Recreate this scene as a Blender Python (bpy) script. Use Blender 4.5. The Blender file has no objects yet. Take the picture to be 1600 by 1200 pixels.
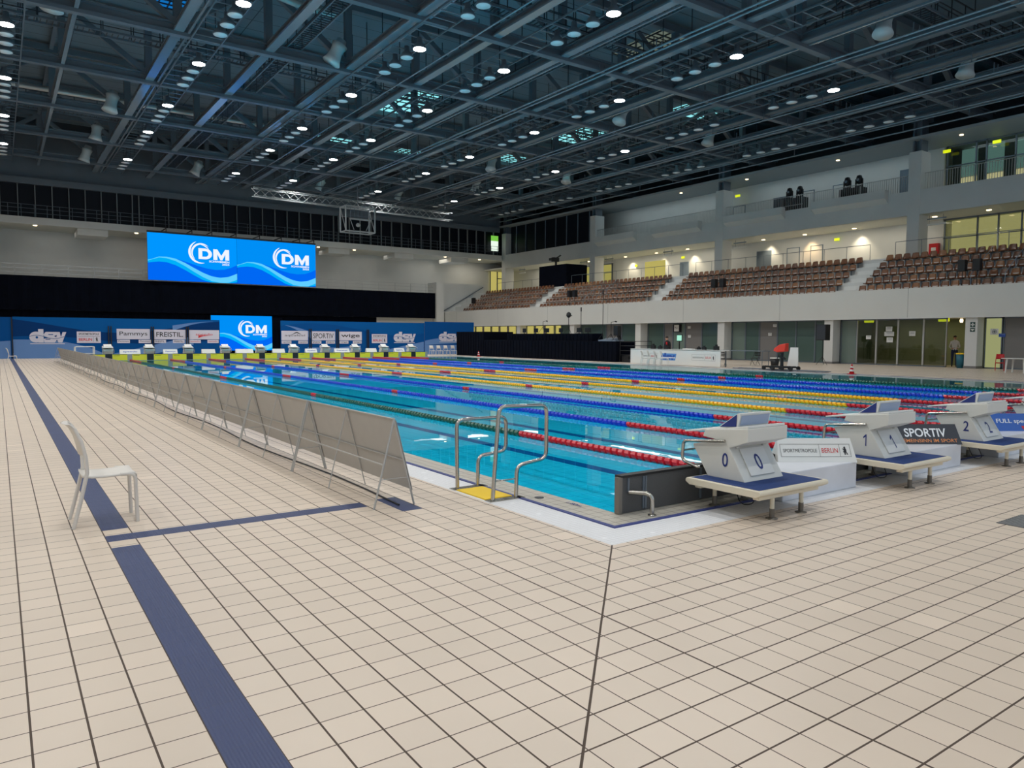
import bpy, math, random
from mathutils import Vector, Matrix
R = math.radians
scene = bpy.context.scene
col = scene.collection
random.seed(11)

# ------------------------------------------------------------------ camera, world, exposure
cam_data = bpy.data.cameras.new('camera'); cam = bpy.data.objects.new('camera', cam_data); col.objects.link(cam)
cam_data.sensor_width = 36.0; cam_data.lens = 1145.2 / 1600 * 36; cam_data.clip_end = 400; cam_data.clip_start = 0.05
yaw, pitch, roll = 0.611652, 0.0633943, 0.0049967
fwd = Vector((math.sin(yaw)*math.cos(pitch), math.cos(yaw)*math.cos(pitch), -math.sin(pitch)))
rt0 = Vector((math.cos(yaw), -math.sin(yaw), 0)); up0 = rt0.cross(fwd)
rt = rt0*math.cos(roll) + up0*math.sin(roll); up = -rt0*math.sin(roll) + up0*math.cos(roll)
m = Matrix((rt, up, -fwd)).transposed().to_4x4(); m.translation = Vector((-4.7498, -5.0362, 1.6535))
cam.matrix_world = m
scene.camera = cam
world = bpy.data.worlds.new('world'); scene.world = world; world.use_nodes = True
world.node_tree.nodes['Background'].inputs[0].default_value = (0.70, 0.84, 1.0, 1)
world.node_tree.nodes['Background'].inputs[1].default_value = 0.68
scene.view_settings.view_transform = 'Standard'; scene.view_settings.look = 'None'
scene.view_settings.exposure = 0.0; scene.view_settings.gamma = 1.0
scene.view_settings.use_curve_mapping = False
LAMP_W = 1600.0          # power of one lit high bay lamp

# ------------------------------------------------------------------ materials
def lin(c):
    return tuple((x/255/12.92 if x/255 <= 0.04045 else ((x/255+0.055)/1.055)**2.4) for x in c)
MATS = {}
def mat(name, rgb, rough=0.6, metal=0.0, emit=0.0, noise=0.0, spec=0.5, nscale=6.0, bump=0.0):
    if name in MATS: return MATS[name]
    mt = bpy.data.materials.new(name); mt.use_nodes = True; MATS[name] = mt
    nt = mt.node_tree; b = nt.nodes['Principled BSDF']
    c = (*lin(rgb), 1)
    b.inputs['Base Color'].default_value = c; b.inputs['Roughness'].default_value = rough
    b.inputs['Metallic'].default_value = metal; b.inputs['Specular IOR Level'].default_value = spec
    if emit:
        b.inputs['Emission Color'].default_value = c; b.inputs['Emission Strength'].default_value = emit
    if noise or bump:
        tc = nt.nodes.new('ShaderNodeTexCoord'); n = nt.nodes.new('ShaderNodeTexNoise')
        n.inputs['Scale'].default_value = nscale; n.inputs['Detail'].default_value = 4
        nt.links.new(tc.outputs['Object'], n.inputs['Vector'])
        if noise:
            mr = nt.nodes.new('ShaderNodeMapRange'); mr.inputs['To Min'].default_value = 1-noise; mr.inputs['To Max'].default_value = 1+noise
            mr.inputs['From Min'].default_value = 0.3; mr.inputs['From Max'].default_value = 0.7
            nt.links.new(n.outputs['Fac'], mr.inputs['Value'])
            vm = nt.nodes.new('ShaderNodeVectorMath'); vm.operation = 'SCALE'; vm.inputs[0].default_value = c[:3]
            nt.links.new(mr.outputs['Result'], vm.inputs['Scale']); nt.links.new(vm.outputs['Vector'], b.inputs['Base Color'])
        if bump:
            bp = nt.nodes.new('ShaderNodeBump'); bp.inputs['Strength'].default_value = bump; bp.inputs['Distance'].default_value = 0.01
            nt.links.new(n.outputs['Fac'], bp.inputs['Height']); nt.links.new(bp.outputs['Normal'], b.inputs['Normal'])
    return mt

class NT:
    """small helper for math node graphs"""
    def __init__(s, nt): s.nt = nt
    def m(s, op, a, b=None, c=None):
        n = s.nt.nodes.new('ShaderNodeMath'); n.operation = op
        for i, v in enumerate((a, b, c)):
            if v is None: continue
            if isinstance(v, (int, float)): n.inputs[i].default_value = v
            else: s.nt.links.new(v, n.inputs[i])
        return n.outputs[0]
    def mix(s, f, a, b):
        n = s.nt.nodes.new('ShaderNodeMix'); n.data_type = 'RGBA'
        for k, v in ((0, f), (6, a), (7, b)):
            if isinstance(v, (int, float)): n.inputs[k].default_value = v
            elif isinstance(v, tuple): n.inputs[k].default_value = (*v[:3], 1)
            else: s.nt.links.new(v, n.inputs[k])
        return n.outputs[2]

TILE = 0.2035
def tile_floor_material(name, base, grout, size=TILE, ox=-1.84, oy=-1.87, wide=0.0046, thin=0.0030, vary=0.03, rough=0.38, diag=True, ridge=0):
    mt = bpy.data.materials.new(name); mt.use_nodes = True; MATS[name] = mt
    nt = mt.node_tree; h = NT(nt); b = nt.nodes['Principled BSDF']
    g = nt.nodes.new('ShaderNodeNewGeometry'); sp = nt.nodes.new('ShaderNodeSeparateXYZ'); nt.links.new(g.outputs['Position'], sp.inputs[0])
    X, Y = sp.outputs[0], sp.outputs[1]
    ux = h.m('DIVIDE', h.m('SUBTRACT', X, ox), size); uy = h.m('DIVIDE', h.m('SUBTRACT', Y, oy), size)
    def dist(u):
        return h.m('MULTIPLY', h.m('ABSOLUTE', h.m('SUBTRACT', h.m('FRACT', h.m('ADD', u, 0.5)), 0.5)), size)
    left = h.m('LESS_THAN', X, Y) if diag else 1.0
    if diag:   # the joints parallel to the nearer pool edge are the wide ones
        wx = h.m('ADD', thin, h.m('MULTIPLY', left, wide-thin)); wy = h.m('SUBTRACT', wide, h.m('MULTIPLY', left, wide-thin))
    else: wx = wy = wide
    mask = h.m('MAXIMUM', h.m('LESS_THAN', dist(ux), wx), h.m('LESS_THAN', dist(uy), wy))
    if diag:   # expansion joints: one ring 1.85 m off the pool edge, one along the corner diagonal
        jx = h.m('LESS_THAN', h.m('ABSOLUTE', h.m('SUBTRACT', X, -1.84)), 0.0062)
        jy = h.m('MULTIPLY', h.m('LESS_THAN', h.m('ABSOLUTE', h.m('SUBTRACT', Y, -1.87)), 0.0062), h.m('GREATER_THAN', X, -1.85))
        jd = h.m('MULTIPLY', h.m('LESS_THAN', h.m('ABSOLUTE', h.m('SUBTRACT', X, Y)), 0.009), h.m('LESS_THAN', X, -0.36))
        mask = h.m('MAXIMUM', mask, h.m('MAXIMUM', jx, h.m('MAXIMUM', jy, jd)))
    cb = nt.nodes.new('ShaderNodeCombineXYZ')
    nt.links.new(h.m('FLOOR', ux), cb.inputs[0]); nt.links.new(h.m('FLOOR', uy), cb.inputs[1])
    wn = nt.nodes.new('ShaderNodeTexWhiteNoise'); nt.links.new(cb.outputs[0], wn.inputs['Vector'])
    no = nt.nodes.new('ShaderNodeTexNoise'); no.inputs['Scale'].default_value = 1.1; no.inputs['Detail'].default_value = 5; nt.links.new(g.outputs['Position'], no.inputs['Vector'])
    v = h.m('ADD', 1-vary, h.m('MULTIPLY', wn.outputs[0], 2*vary))
    v = h.m('MULTIPLY', v, h.m('ADD', 0.93, h.m('MULTIPLY', no.outputs['Fac'], 0.14)))
    v = h.m('ADD', v, h.m('MULTIPLY', h.m('GREATER_THAN', wn.outputs[0], 0.985), 0.09))
    vm = nt.nodes.new('ShaderNodeVectorMath'); vm.operation = 'SCALE'; vm.inputs[0].default_value = lin(base); nt.links.new(v, vm.inputs['Scale'])
    colr = vm.outputs[0]
    nt.links.new(h.mix(mask, colr, lin(grout)), b.inputs['Base Color'])
    b.inputs['Roughness'].default_value = rough
    nt.links.new(h.m('ADD', rough, h.m('MULTIPLY', mask, 0.4)), b.inputs['Roughness'])
    bp = nt.nodes.new('ShaderNodeBump'); bp.inputs['Distance'].default_value = 0.003; bp.inputs['Strength'].default_value = 0.4
    hh = h.m('SUBTRACT', 1.0, mask)
    if ridge: hh = h.m('ADD', hh, h.m('SINE', h.m('MULTIPLY', X, ridge)))
    nt.links.new(hh, bp.inputs['Height']); nt.links.new(bp.outputs['Normal'], b.inputs['Normal'])
    return mt

def panel_material(name, rgb, rough, axis_u, axis_v, su, sv, wid, dark, noise=0.04):
    """plain wall or deck with thin panel joints on a world grid"""
    mt = bpy.data.materials.new(name); mt.use_nodes = True; MATS[name] = mt
    nt = mt.node_tree; h = NT(nt); b = nt.nodes['Principled BSDF']
    g = nt.nodes.new('ShaderNodeNewGeometry'); sp = nt.nodes.new('ShaderNodeSeparateXYZ'); nt.links.new(g.outputs['Position'], sp.inputs[0])
    def d(ax, s):
        return h.m('MULTIPLY', h.m('ABSOLUTE', h.m('SUBTRACT', h.m('FRACT', h.m('DIVIDE', sp.outputs[ax], s)), 0.5)), s)
    mask = h.m('GREATER_THAN', d(axis_u, su), su/2-wid)
    if sv: mask = h.m('MAXIMUM', mask, h.m('GREATER_THAN', d(axis_v, sv), sv/2-wid))
    no = nt.nodes.new('ShaderNodeTexNoise'); no.inputs['Scale'].default_value = 0.7; no.inputs['Detail'].default_value = 5; nt.links.new(g.outputs['Position'], no.inputs['Vector'])
    vm = nt.nodes.new('ShaderNodeVectorMath'); vm.operation = 'SCALE'; vm.inputs[0].default_value = lin(rgb)
    nt.links.new(h.m('ADD', 1-noise, h.m('MULTIPLY', no.outputs['Fac'], 2*noise)), vm.inputs['Scale'])
    nt.links.new(h.mix(mask, vm.outputs[0], lin(dark)), b.inputs['Base Color']); b.inputs['Roughness'].default_value = rough
    return mt

def glass_material(name, tint, reflect_rough=0.02, keep=0.85):
    mt = bpy.data.materials.new(name); mt.use_nodes = True; MATS[name] = mt
    nt = mt.node_tree; nt.nodes.clear(); out = nt.nodes.new('ShaderNodeOutputMaterial')
    tr = nt.nodes.new('ShaderNodeBsdfTransparent'); tr.inputs[0].default_value = (*lin(tint), 1)
    gl = nt.nodes.new('ShaderNodeBsdfGlossy'); gl.inputs['Roughness'].default_value = reflect_rough
    fr = nt.nodes.new('ShaderNodeFresnel'); fr.inputs[0].default_value = 1.5
    mx = nt.nodes.new('ShaderNodeMixShader'); nt.links.new(fr.outputs[0], mx.inputs[0]); nt.links.new(tr.outputs[0], mx.inputs[1]); nt.links.new(gl.outputs[0], mx.inputs[2])
    nt.links.new(mx.outputs[0], out.inputs[0]); return mt

def water_material():
    mt = bpy.data.materials.new('pool_water'); mt.use_nodes = True; MATS['pool_water'] = mt
    nt = mt.node_tree; nt.nodes.clear(); out = nt.nodes.new('ShaderNodeOutputMaterial')
    tr = nt.nodes.new('ShaderNodeBsdfTransparent'); tr.inputs[0].default_value = (0.20, 0.88, 1.0, 1)
    gl = nt.nodes.new('ShaderNodeBsdfGlossy'); gl.inputs['Roughness'].default_value = 0.0
    fr = nt.nodes.new('ShaderNodeFresnel'); fr.inputs[0].default_value = 1.33
    tc = nt.nodes.new('ShaderNodeNewGeometry')
    no = nt.nodes.new('ShaderNodeTexNoise'); no.inputs['Scale'].default_value = 1.6; no.inputs['Detail'].default_value = 2
    nt.links.new(tc.outputs['Position'], no.inputs['Vector'])
    bp = nt.nodes.new('ShaderNodeBump'); bp.inputs['Strength'].default_value = 0.02; bp.inputs['Distance'].default_value = 0.02
    nt.links.new(no.outputs['Fac'], bp.inputs['Height']); nt.links.new(bp.outputs['Normal'], gl.inputs['Normal'])
    mx = nt.nodes.new('ShaderNodeMixShader'); nt.links.new(fr.outputs[0], mx.inputs[0]); nt.links.new(tr.outputs[0], mx.inputs[1]); nt.links.new(gl.outputs[0], mx.inputs[2])
    nt.links.new(mx.outputs[0], out.inputs[0]); return mt

M_FLOOR = tile_floor_material('deck_tile', (216, 199, 181), (76, 61, 50))
M_LEDGE = tile_floor_material('ledge_tile', (188, 182, 170), (120, 112, 100), size=0.122, ox=0, oy=0, wide=0.003, diag=False, vary=0.03)
M_STRIP = tile_floor_material('grating_tile', (226, 226, 228), (196, 194, 192), size=0.0508, ox=0, oy=0, wide=0.0012, diag=False, vary=0.012, rough=0.45)
M_BLUETILE = tile_floor_material('blue_tile', (52, 64, 104), (82, 88, 112), size=TILE, wide=0.0022, diag=False, vary=0.03, rough=0.5, ridge=420)
M_POOLTILE = tile_floor_material('pool_tile', (150, 242, 255), (84, 190, 222), size=0.25, ox=0, oy=0, wide=0.006, diag=False, vary=0.02, rough=0.3)
M_WALL = mat('white_plaster', (208, 208, 204), 0.7, noise=0.03, nscale=0.6)
M_PARAPET = panel_material('parapet_panel', (206, 206, 200), 0.55, 1, 2, 9.0, 0, 0.012, (120, 120, 116))
M_DECK = panel_material('roof_deck', (108, 126, 138), 0.7, 1, 0, 1.5, 9.1, 0.03, (60, 72, 82))
M_STEEL = mat('roof_steel', (98, 108, 118), 0.45, 0.0, noise=0.06, nscale=0.8)
M_STEEL2 = mat('pale_steel', (132, 146, 158), 0.16, 0.15, spec=0.9)
M_DARKSTEEL = mat('dark_steel', (48, 54, 62), 0.5)
M_CHROME = mat('stainless_steel', (190, 186, 178), 0.22, 1.0)
M_ALU = mat('aluminium_tube', (186, 186, 184), 0.35, 0.45)
M_WHITE = mat('white_plastic', (222, 222, 218), 0.4)
M_BLOCK = mat('block_laminate', (214, 213, 206), 0.38)
M_CREAM = mat('cream_edge', (222, 212, 190), 0.45)
M_BLUEMAT = mat('blue_mat', (22, 54, 112), 0.75, bump=0.4, nscale=220)
M_NAVY = mat('navy_paint', (34, 50, 120), 0.5)
M_BLACKPAD = mat('black_pad', (82, 82, 82), 0.55, bump=0.5, nscale=120)
M_BLACK = mat('black_plastic', (18, 18, 20), 0.5)
M_CLOTH = mat('black_cloth', (4, 8, 20), 0.95, noise=0.25, nscale=1.5, spec=0.1)
M_GREYPANEL = mat('grey_fabric', (178, 174, 168), 0.7, noise=0.02)
M_YELLOW = mat('yellow_mat', (236, 196, 24), 0.6)
M_PAD = mat('yellow_pad', (232, 212, 40), 0.5)
M_REDF = mat('red_float', (200, 12, 36), 0.3)
M_BLUEF = mat('blue_float', (6, 52, 196), 0.3)
M_GREENF = mat('green_float', (8, 84, 66), 0.3)
M_YELF = mat('yellow_float', (255, 184, 4), 0.3)
M_WOOD = [mat('brown_seat_a', (118, 74, 44), 0.32, noise=0.12, nscale=5), mat('brown_seat_b', (100, 62, 38), 0.32, noise=0.12, nscale=5), mat('brown_seat_c', (134, 86, 46), 0.32, noise=0.12, nscale=5)]
M_GLASS = glass_material('clear_glass', (222, 226, 218))
M_GLASSG = glass_material('green_glass', (120, 142, 132))
M_DARKGLASS = mat('dark_glass', (7, 14, 27), 0.45, spec=0.25)
M_ALUD = mat('dull_aluminium', (140, 146, 148), 0.75, 0.0, spec=0.2)
M_SKY = mat('daylight_glass', (150, 235, 240), 0.4, emit=1.0)
M_GREYDOOR = mat('grey_door', (120, 118, 116), 0.5)
M_FROST = mat('frosted_screen', (118, 134, 126), 0.14)
M_FROST2 = mat('frosted_screen_dark', (84, 104, 98), 0.12)
M_OLIVE = mat('corridor_wall', (132, 138, 106), 0.7)
M_WARM = mat('warm_lamp', (255, 226, 176), 0.5, emit=6.0)
M_LAMPON = mat('lamp_glow', (255, 252, 246), 0.5, emit=22.0)
M_LAMPOFF = mat('lamp_glass_off', (238, 246, 250), 0.4)
M_RED = mat('red_plastic', (196, 30, 34), 0.45)
M_ORANGE = mat('red_cover', (228, 60, 40), 0.6)
M_TEAL = mat('teal_bin', (28, 96, 112), 0.5)
M_SKIN = mat('skin', (196, 146, 118), 0.6)
M_EXIT = mat('exit_glow', (206, 216, 20), 0.5, emit=1.0)
M_WATER = water_material()

# ------------------------------------------------------------------ mesh helpers
class MB:
    def __init__(s): s.v = []; s.f = []; s.mi = []; s.sm = []; s.mats = []
    def _m(s, mt):
        if mt not in s.mats: s.mats.append(mt)
        return s.mats.index(mt)
    def add(s, vs, fs, mt, smooth=False):
        o = len(s.v); s.v += [tuple(v) for v in vs]; k = s._m(mt)
        for f in fs: s.f.append(tuple(i+o for i in f)); s.mi.append(k); s.sm.append(smooth)
        return s
    def box(s, x0, x1, y0, y1, z0, z1, mt):
        vs = [(x, y, z) for z in (z0, z1) for y in (y0, y1) for x in (x0, x1)]
        return s.add(vs, [(0,2,3,1), (4,5,7,6), (0,1,5,4), (2,6,7,3), (0,4,6,2), (1,3,7,5)], mt)
    def bar(s, a, b, w, h, mt, upv=(0,0,1)):
        a = Vector(a); b = Vector(b); d = (b-a).normalized(); u = Vector(upv)
        if abs(d.dot(u)) > 0.99: u = Vector((1,0,0))
        sd = d.cross(u).normalized(); u = sd.cross(d).normalized()
        vs = [p + sd*i*w/2 + u*j*h/2 for p in (a, b) for i, j in ((-1,-1), (1,-1), (1,1), (-1,1))]
        return s.add(vs, [(3,2,1,0), (4,5,6,7), (0,1,5,4), (1,2,6,5), (2,3,7,6), (3,0,4,7)], mt)
    def tube(s, pts, r, mt, n=8, closed=False):
        pts = [Vector(p) for p in pts]; N = len(pts); rings = []
        prev = None
        for i, p in enumerate(pts):
            a = pts[i-1] if (i or closed) else p; b = pts[(i+1) % N] if (i < N-1 or closed) else p
            d = (b-a).normalized()
            if prev is None:
                u = Vector((0,0,1)) if abs(d.z) < 0.9 else Vector((1,0,0))
            else: u = prev
            sd = d.cross(u)
            if sd.length < 1e-4: sd = d.cross(Vector((0,1,0)))
            sd.normalize(); u = sd.cross(d).normalized(); prev = u
            rr = r[i] if isinstance(r, (list, tuple)) else r
            rings.append([p + (sd*math.cos(t) + u*math.sin(t))*rr for t in [2*math.pi*k/n for k in range(n)]])
        vs = [v for ring in rings for v in ring]; fs = []
        for i in range(N if closed else N-1):
            a = i*n; b = ((i+1) % N)*n
            for k in range(n): fs.append((a+k, a+(k+1)%n, b+(k+1)%n, b+k))
        s.add(vs, fs, mt, True)
        if not closed:
            s.add(rings[0], [tuple(range(n))[::-1]], mt); s.add(rings[-1], [tuple(range(n))], mt)
        return s
    def lathe(s, prof, mt, c=(0,0,0), n=20, axis='z'):
        vs = []
        for r, z in prof:
            for k in range(n):
                t = 2*math.pi*k/n
                vs.append((c[0]+r*math.cos(t), c[1]+r*math.sin(t), c[2]+z))
        fs = []
        for i in range(len(prof)-1):
            for k in range(n): fs.append((i*n+k, i*n+(k+1)%n, (i+1)*n+(k+1)%n, (i+1)*n+k))
        fs.append(tuple(range(n))[::-1]); fs.append(tuple(range((len(prof)-1)*n, len(prof)*n)))
        return s.add(vs, fs, mt, True)
    def prism(s, poly, a, b, mt, plane='yz', smooth=False):
        """extrude a polygon along the third axis from a to b"""
        n = len(poly)
        def P(p, t):
            return {'yz': (t, p[0], p[1]), 'xz': (p[0], t, p[1]), 'xy': (p[0], p[1], t)}[plane]
        vs = [P(p, a) for p in poly] + [P(p, b) for p in poly]
        fs = [tuple(range(n))[::-1], tuple(range(n, 2*n))] + [(i, (i+1)%n, n+(i+1)%n, n+i) for i in range(n)]
        return s.add(vs, fs, mt)
    def strip(s, A, B, y0, y1, mt):
        """plate between two polylines given in the xz plane, y0..y1 thick"""
        n = len(A); vs = [(p[0], y, p[1]) for y in (y0, y1) for q in (A, B) for p in q]; fs = []
        for i in range(n-1):
            fs.append((i, i+1, n+i+1, n+i)); fs.append((2*n+i, 3*n+i, 3*n+i+1, 2*n+i+1))
            fs.append((i, 2*n+i, 2*n+i+1, i+1)); fs.append((n+i, n+i+1, 3*n+i+1, 3*n+i))
        return s.add(vs, fs, mt)
    def mesh(s, name):
        me = bpy.data.meshes.new(name); me.from_pydata(s.v, [], s.f)
        for mt in s.mats: me.materials.append(mt)
        me.polygons.foreach_set('material_index', s.mi); me.polygons.foreach_set('use_smooth', s.sm)
        me.update(); return me
    def build(s, name, parent=None, bevel=0, fix=True):
        me = s.mesh(name)
        if fix:
            import bmesh
            bm = bmesh.new(); bm.from_mesh(me); bmesh.ops.recalc_face_normals(bm, faces=bm.faces); bm.to_mesh(me); bm.free()
        o = bpy.data.objects.new(name, me); col.objects.link(o)
        if parent: o.parent = parent
        if bevel:
            bv = o.modifiers.new('bevel', 'BEVEL'); bv.width = bevel; bv.segments = 2; bv.limit_method = 'ANGLE'
        return o

def tag(o, label=None, cat=None, group=None, kind=None):
    if label: o['label'] = label
    if cat: o['category'] = cat
    if group: o['group'] = group
    if kind: o['kind'] = kind
    return o
def empty(name, loc, rz=0, label=None, cat=None, group=None):
    o = bpy.data.objects.new(name, None); o.empty_display_size = 0.2; col.objects.link(o)
    o.location = loc; o.rotation_euler = (0, 0, rz); return tag(o, label, cat, group)
def struct(o): o['kind'] = 'structure'; return o
KIDS = {}
def kids(o): return [c for c in bpy.data.objects if c.parent == o]
def copy_tree(o, parent=None, cache={}):
    c = o.copy(); col.objects.link(c)
    if parent: c.parent = parent
    if o.name not in cache: cache[o.name] = kids(o)
    for ch in cache[o.name]: copy_tree(ch, c)
    return c
def arc(c, r, a0, a1, n=6, plane='xz', other=0.0):
    out = []
    for i in range(n+1):
        t = R(a0+(a1-a0)*i/n); p = (c[0]+r*math.cos(t), c[1]+r*math.sin(t))
        out.append((p[0], other, p[1]) if plane == 'xz' else (other, p[0], p[1]))
    return out
def rounded(pts, r, n=5):
    """round the corners of a 3D polyline"""
    pts = [Vector(p) for p in pts]; out = [pts[0]]
    for i in range(1, len(pts)-1):
        a, b, c = pts[i-1], pts[i], pts[i+1]
        d1 = (a-b).normalized(); d2 = (c-b).normalized(); q = min(r, (a-b).length/2, (c-b).length/2)
        p0 = b+d1*q; p2 = b+d2*q
        for k in range(n+1):
            t = k/n; out.append(p0*(1-t)**2 + b*2*t*(1-t) + p2*t*t)
    out.append(pts[-1]); return out
ORD = ['zeroth','first','second','third','fourth','fifth','sixth','seventh','eighth','ninth','tenth','eleventh','twelfth','thirteenth','fourteenth','fifteenth','sixteenth','seventeenth','eighteenth','nineteenth','twentieth']
def ordinal(n):
    if n <= 20: return ORD[n]
    tens = {2: 'twenty', 3: 'thirty', 4: 'forty'}[n//10]
    return tens+'-'+ORD[n%10] if n % 10 else {2: 'twentieth', 3: 'thirtieth', 4: 'fortieth'}[n//10]

_txt = {}
def text_mesh(s, bold=0.0, depth=0.004):
    key = (s, bold)
    if key in _txt: return _txt[key]
    cu = bpy.data.curves.new('lettering', 'FONT'); cu.body = s; cu.offset = bold; cu.resolution_u = 3; cu.fill_mode = 'FRONT'
    ob = bpy.data.objects.new('lettering_source', cu); col.objects.link(ob)
    dg = bpy.context.evaluated_depsgraph_get(); me = bpy.data.meshes.new_from_object(ob.evaluated_get(dg))
    vs = [tuple(v.co) for v in me.vertices]; fs = [tuple(p.vertices) for p in me.polygons]
    bpy.data.objects.remove(ob); bpy.data.meshes.remove(me)
    x0 = min(v[0] for v in vs); x1 = max(v[0] for v in vs); y0 = min(v[1] for v in vs); y1 = max(v[1] for v in vs)
    _txt[key] = ([((v[0]-x0)/(x1-x0), (v[1]-y0)/(y1-y0)) for v in vs], fs, (x1-x0)/(y1-y0)); return _txt[key]
def letters(mb, s, O, U, V, w, h, mt, bold=0.0):
    """lay lettering on a plane: origin O lower left, unit directions U and V"""
    if s == '1':
        O = Vector(O); U = Vector(U); V = Vector(V)
        return mb.add([O+U*(a*w)+V*(b*h) for a, b in ((.62,0), (.86,0), (.86,1), (.66,1), (.05,.78), (.05,.62), (.62,.80))], [(0,1,2,6), (2,3,6), (3,4,5,6)], mt)
    vs, fs, asp = text_mesh(s, bold); O = Vector(O); U = Vector(U); V = Vector(V)
    return mb.add([O + U*(a*w) + V*(b*h) for a, b in vs], fs, mt)
BEAR = [(.42,0),(.30,.02),(.36,.12),(.30,.30),(.24,.28),(.12,.34),(.22,.40),(.30,.44),(.28,.56),(.14,.66),(.06,.74),(.16,.76),(.34,.68),(.36,.78),(.30,.84),(.34,.90),(.42,.93),(.50,1.0),(.60,.96),(.66,.86),(.62,.78),(.72,.66),(.74,.48),(.72,.34),(.84,.18),(.92,.0),(.72,.02),(.70,.12),(.56,.28),(.52,.14),(.56,.02)]
def bear(mb, O, U, V, w, h, mt):
    O = Vector(O); U = Vector(U); V = Vector(V)
    return mb.add([O + U*(a*w) + V*(b*h) for a, b in BEAR], [tuple(range(len(BEAR)))], mt)
def quad(mb, O, U, V, a0, a1, b0, b1, mt):
    O = Vector(O); U = Vector(U); V = Vector(V)
    return mb.add([O+U*a0+V*b0, O+U*a1+V*b0, O+U*a1+V*b1, O+U*a0+V*b1], [(0,1,2,3)], mt)
def frame_lines(mb, O, U, V, a0, a1, b0, b1, t, mt):
    for q in ((a0,a1,b0,b0+t), (a0,a1,b1-t,b1), (a0,a0+t,b0,b1), (a1-t,a1,b0,b1)): quad(mb, O, U, V, *q, mt)
    return mb
M_INKB = mat('black_ink', (26, 26, 30), 0.5); M_INKR = mat('red_ink', (200, 44, 48), 0.5); M_INKW = mat('white_ink', (236, 238, 240), 0.5)
M_INKBL = mat('blue_ink', (40, 84, 170), 0.5); M_INKO = mat('orange_ink', (232, 150, 90), 0.5)
def berlin_sign(mb, O, U, V, w, h):
    """SPORTMETROPOLE | BERLIN | bear in a thin frame"""
    t = h*0.022
    frame_lines(mb, O, U, V, 0, w, 0, h, t, M_INKB)
    quad(mb, O, U, V, w*.555, w*.555+t, 0, h, M_INKB); quad(mb, O, U, V, w*.845, w*.845+t, 0, h, M_INKB)
    o = Vector(O); U_ = Vector(U); V_ = Vector(V)
    letters(mb, 'SPORTMETROPOLE', o+U_*w*.04+V_*h*.36, U, V, w*.48, h*.26, M_INKB, 0.0)
    letters(mb, 'BERLIN', o+U_*w*.59+V_*h*.32, U, V, w*.23, h*.36, M_INKR, 0.005)
    bear(mb, o+U_*w*.88+V_*h*.16, U, V, w*.085, h*.66, M_INKB)
# ------------------------------------------------------------------ floor and pool
PX, PY = 27.6, 50.0
fl = MB()
for x0, x1, y0, y1 in ((-14, -0.78, -14, 77), (PX+.78, 56, -14, 77), (-.78, PX+.78, -14, -.78), (-.78, PX+.78, PY+.78, 77)):
    fl.box(x0, x1, y0, y1, -0.3, 0, M_FLOOR)
struct(fl.build('floor'))
def ring(name, a, b, z0, z1, mt):
    mb = MB()
    mb.box(-b, -a, -b, PY+b, z0, z1, mt); mb.box(PX+a, PX+b, -b, PY+b, z0, z1, mt)
    mb.box(-a, PX+a, -b, -a, z0, z1, mt); mb.box(-a, PX+a, PY+a, PY+b, z0, z1, mt)
    return struct(mb.build(name))
ring('trim_1', 0.0, 0.36, -0.3, -0.004, M_LEDGE)
ring('trim_2', 0.36, 0.41, -0.3, 0.008, M_NAVY)
ring('trim_3', 0.41, 0.78, -0.3, 0.0, M_STRIP)
inlay = MB()
inlay.box(-4.078, -3.875, -14, 1.34, -0.01, 0.0015, M_BLUETILE); inlay.box(-4.078, -3.875, 1.96, 56.9, -0.01, 0.0015, M_BLUETILE)
inlay.box(-4.078, -1.846, 1.55, 1.75, -0.01, 0.0015, M_BLUETILE); inlay.box(-1.65, -1.44, 1.18, 1.79, -0.01, 0.0015, M_BLUETILE)
inlay.box(-1.43, 30, -4.10, -3.90, -0.01, 0.0015, M_BLUETILE)
struct(inlay.build('trim_4'))
mb = MB(); mb.box(PX+3.0, PX+3.03, -.7, 56, -0.01, 0.002, M_DARKSTEEL)
struct(mb.build('trim_5'))
mb = MB()
y = -0.5
while y < 56:
    mb.box(PX+1.1, PX+1.26, y, y+1.5, -0.01, 0.004, M_BLACK); y += 2.3
struct(mb.build('trim_6'))
ZB = -0.62
mb = MB()
mb.box(-0.3, PX+.3, -.3, PY+.3, ZB-.2, ZB, M_POOLTILE)
mb.box(-.3, 0, 0, PY, ZB, -.3, M_POOLTILE); mb.box(PX, PX+.3, 0, PY, ZB, -.3, M_POOLTILE)
mb.box(-.3, PX+.3, -.3, 0, ZB, -.3, M_POOLTILE); mb.box(-.3, PX+.3, PY, PY+.3, ZB, -.3, M_POOLTILE)
for k in range(10):
    xc = 1.25+2.5*k
    mb.box(xc-.13, xc+.13, 1.8, PY-1.8, ZB, ZB+.004, MATS.get('lane_line') or mat('lane_line', (44, 74, 150), 0.5))
    mb.box(xc-.5, xc+.5, 1.55, 1.8, ZB, ZB+.004, MATS['lane_line']); mb.box(xc-.5, xc+.5, PY-1.8, PY-1.55, ZB, ZB+.004, MATS['lane_line'])
basin = mb.build('pool_basin'); struct(basin)
mb = MB(); mb.add([(0,0,-.025), (PX,0,-.025), (PX,PY,-.025), (0,PY,-.025)], [(0,1,2,3)], M_WATER)
w = mb.build('pool_water', fix=False); tag(w, kind='stuff', label='clear turquoise water filling the long swimming pool', cat='water')
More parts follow.
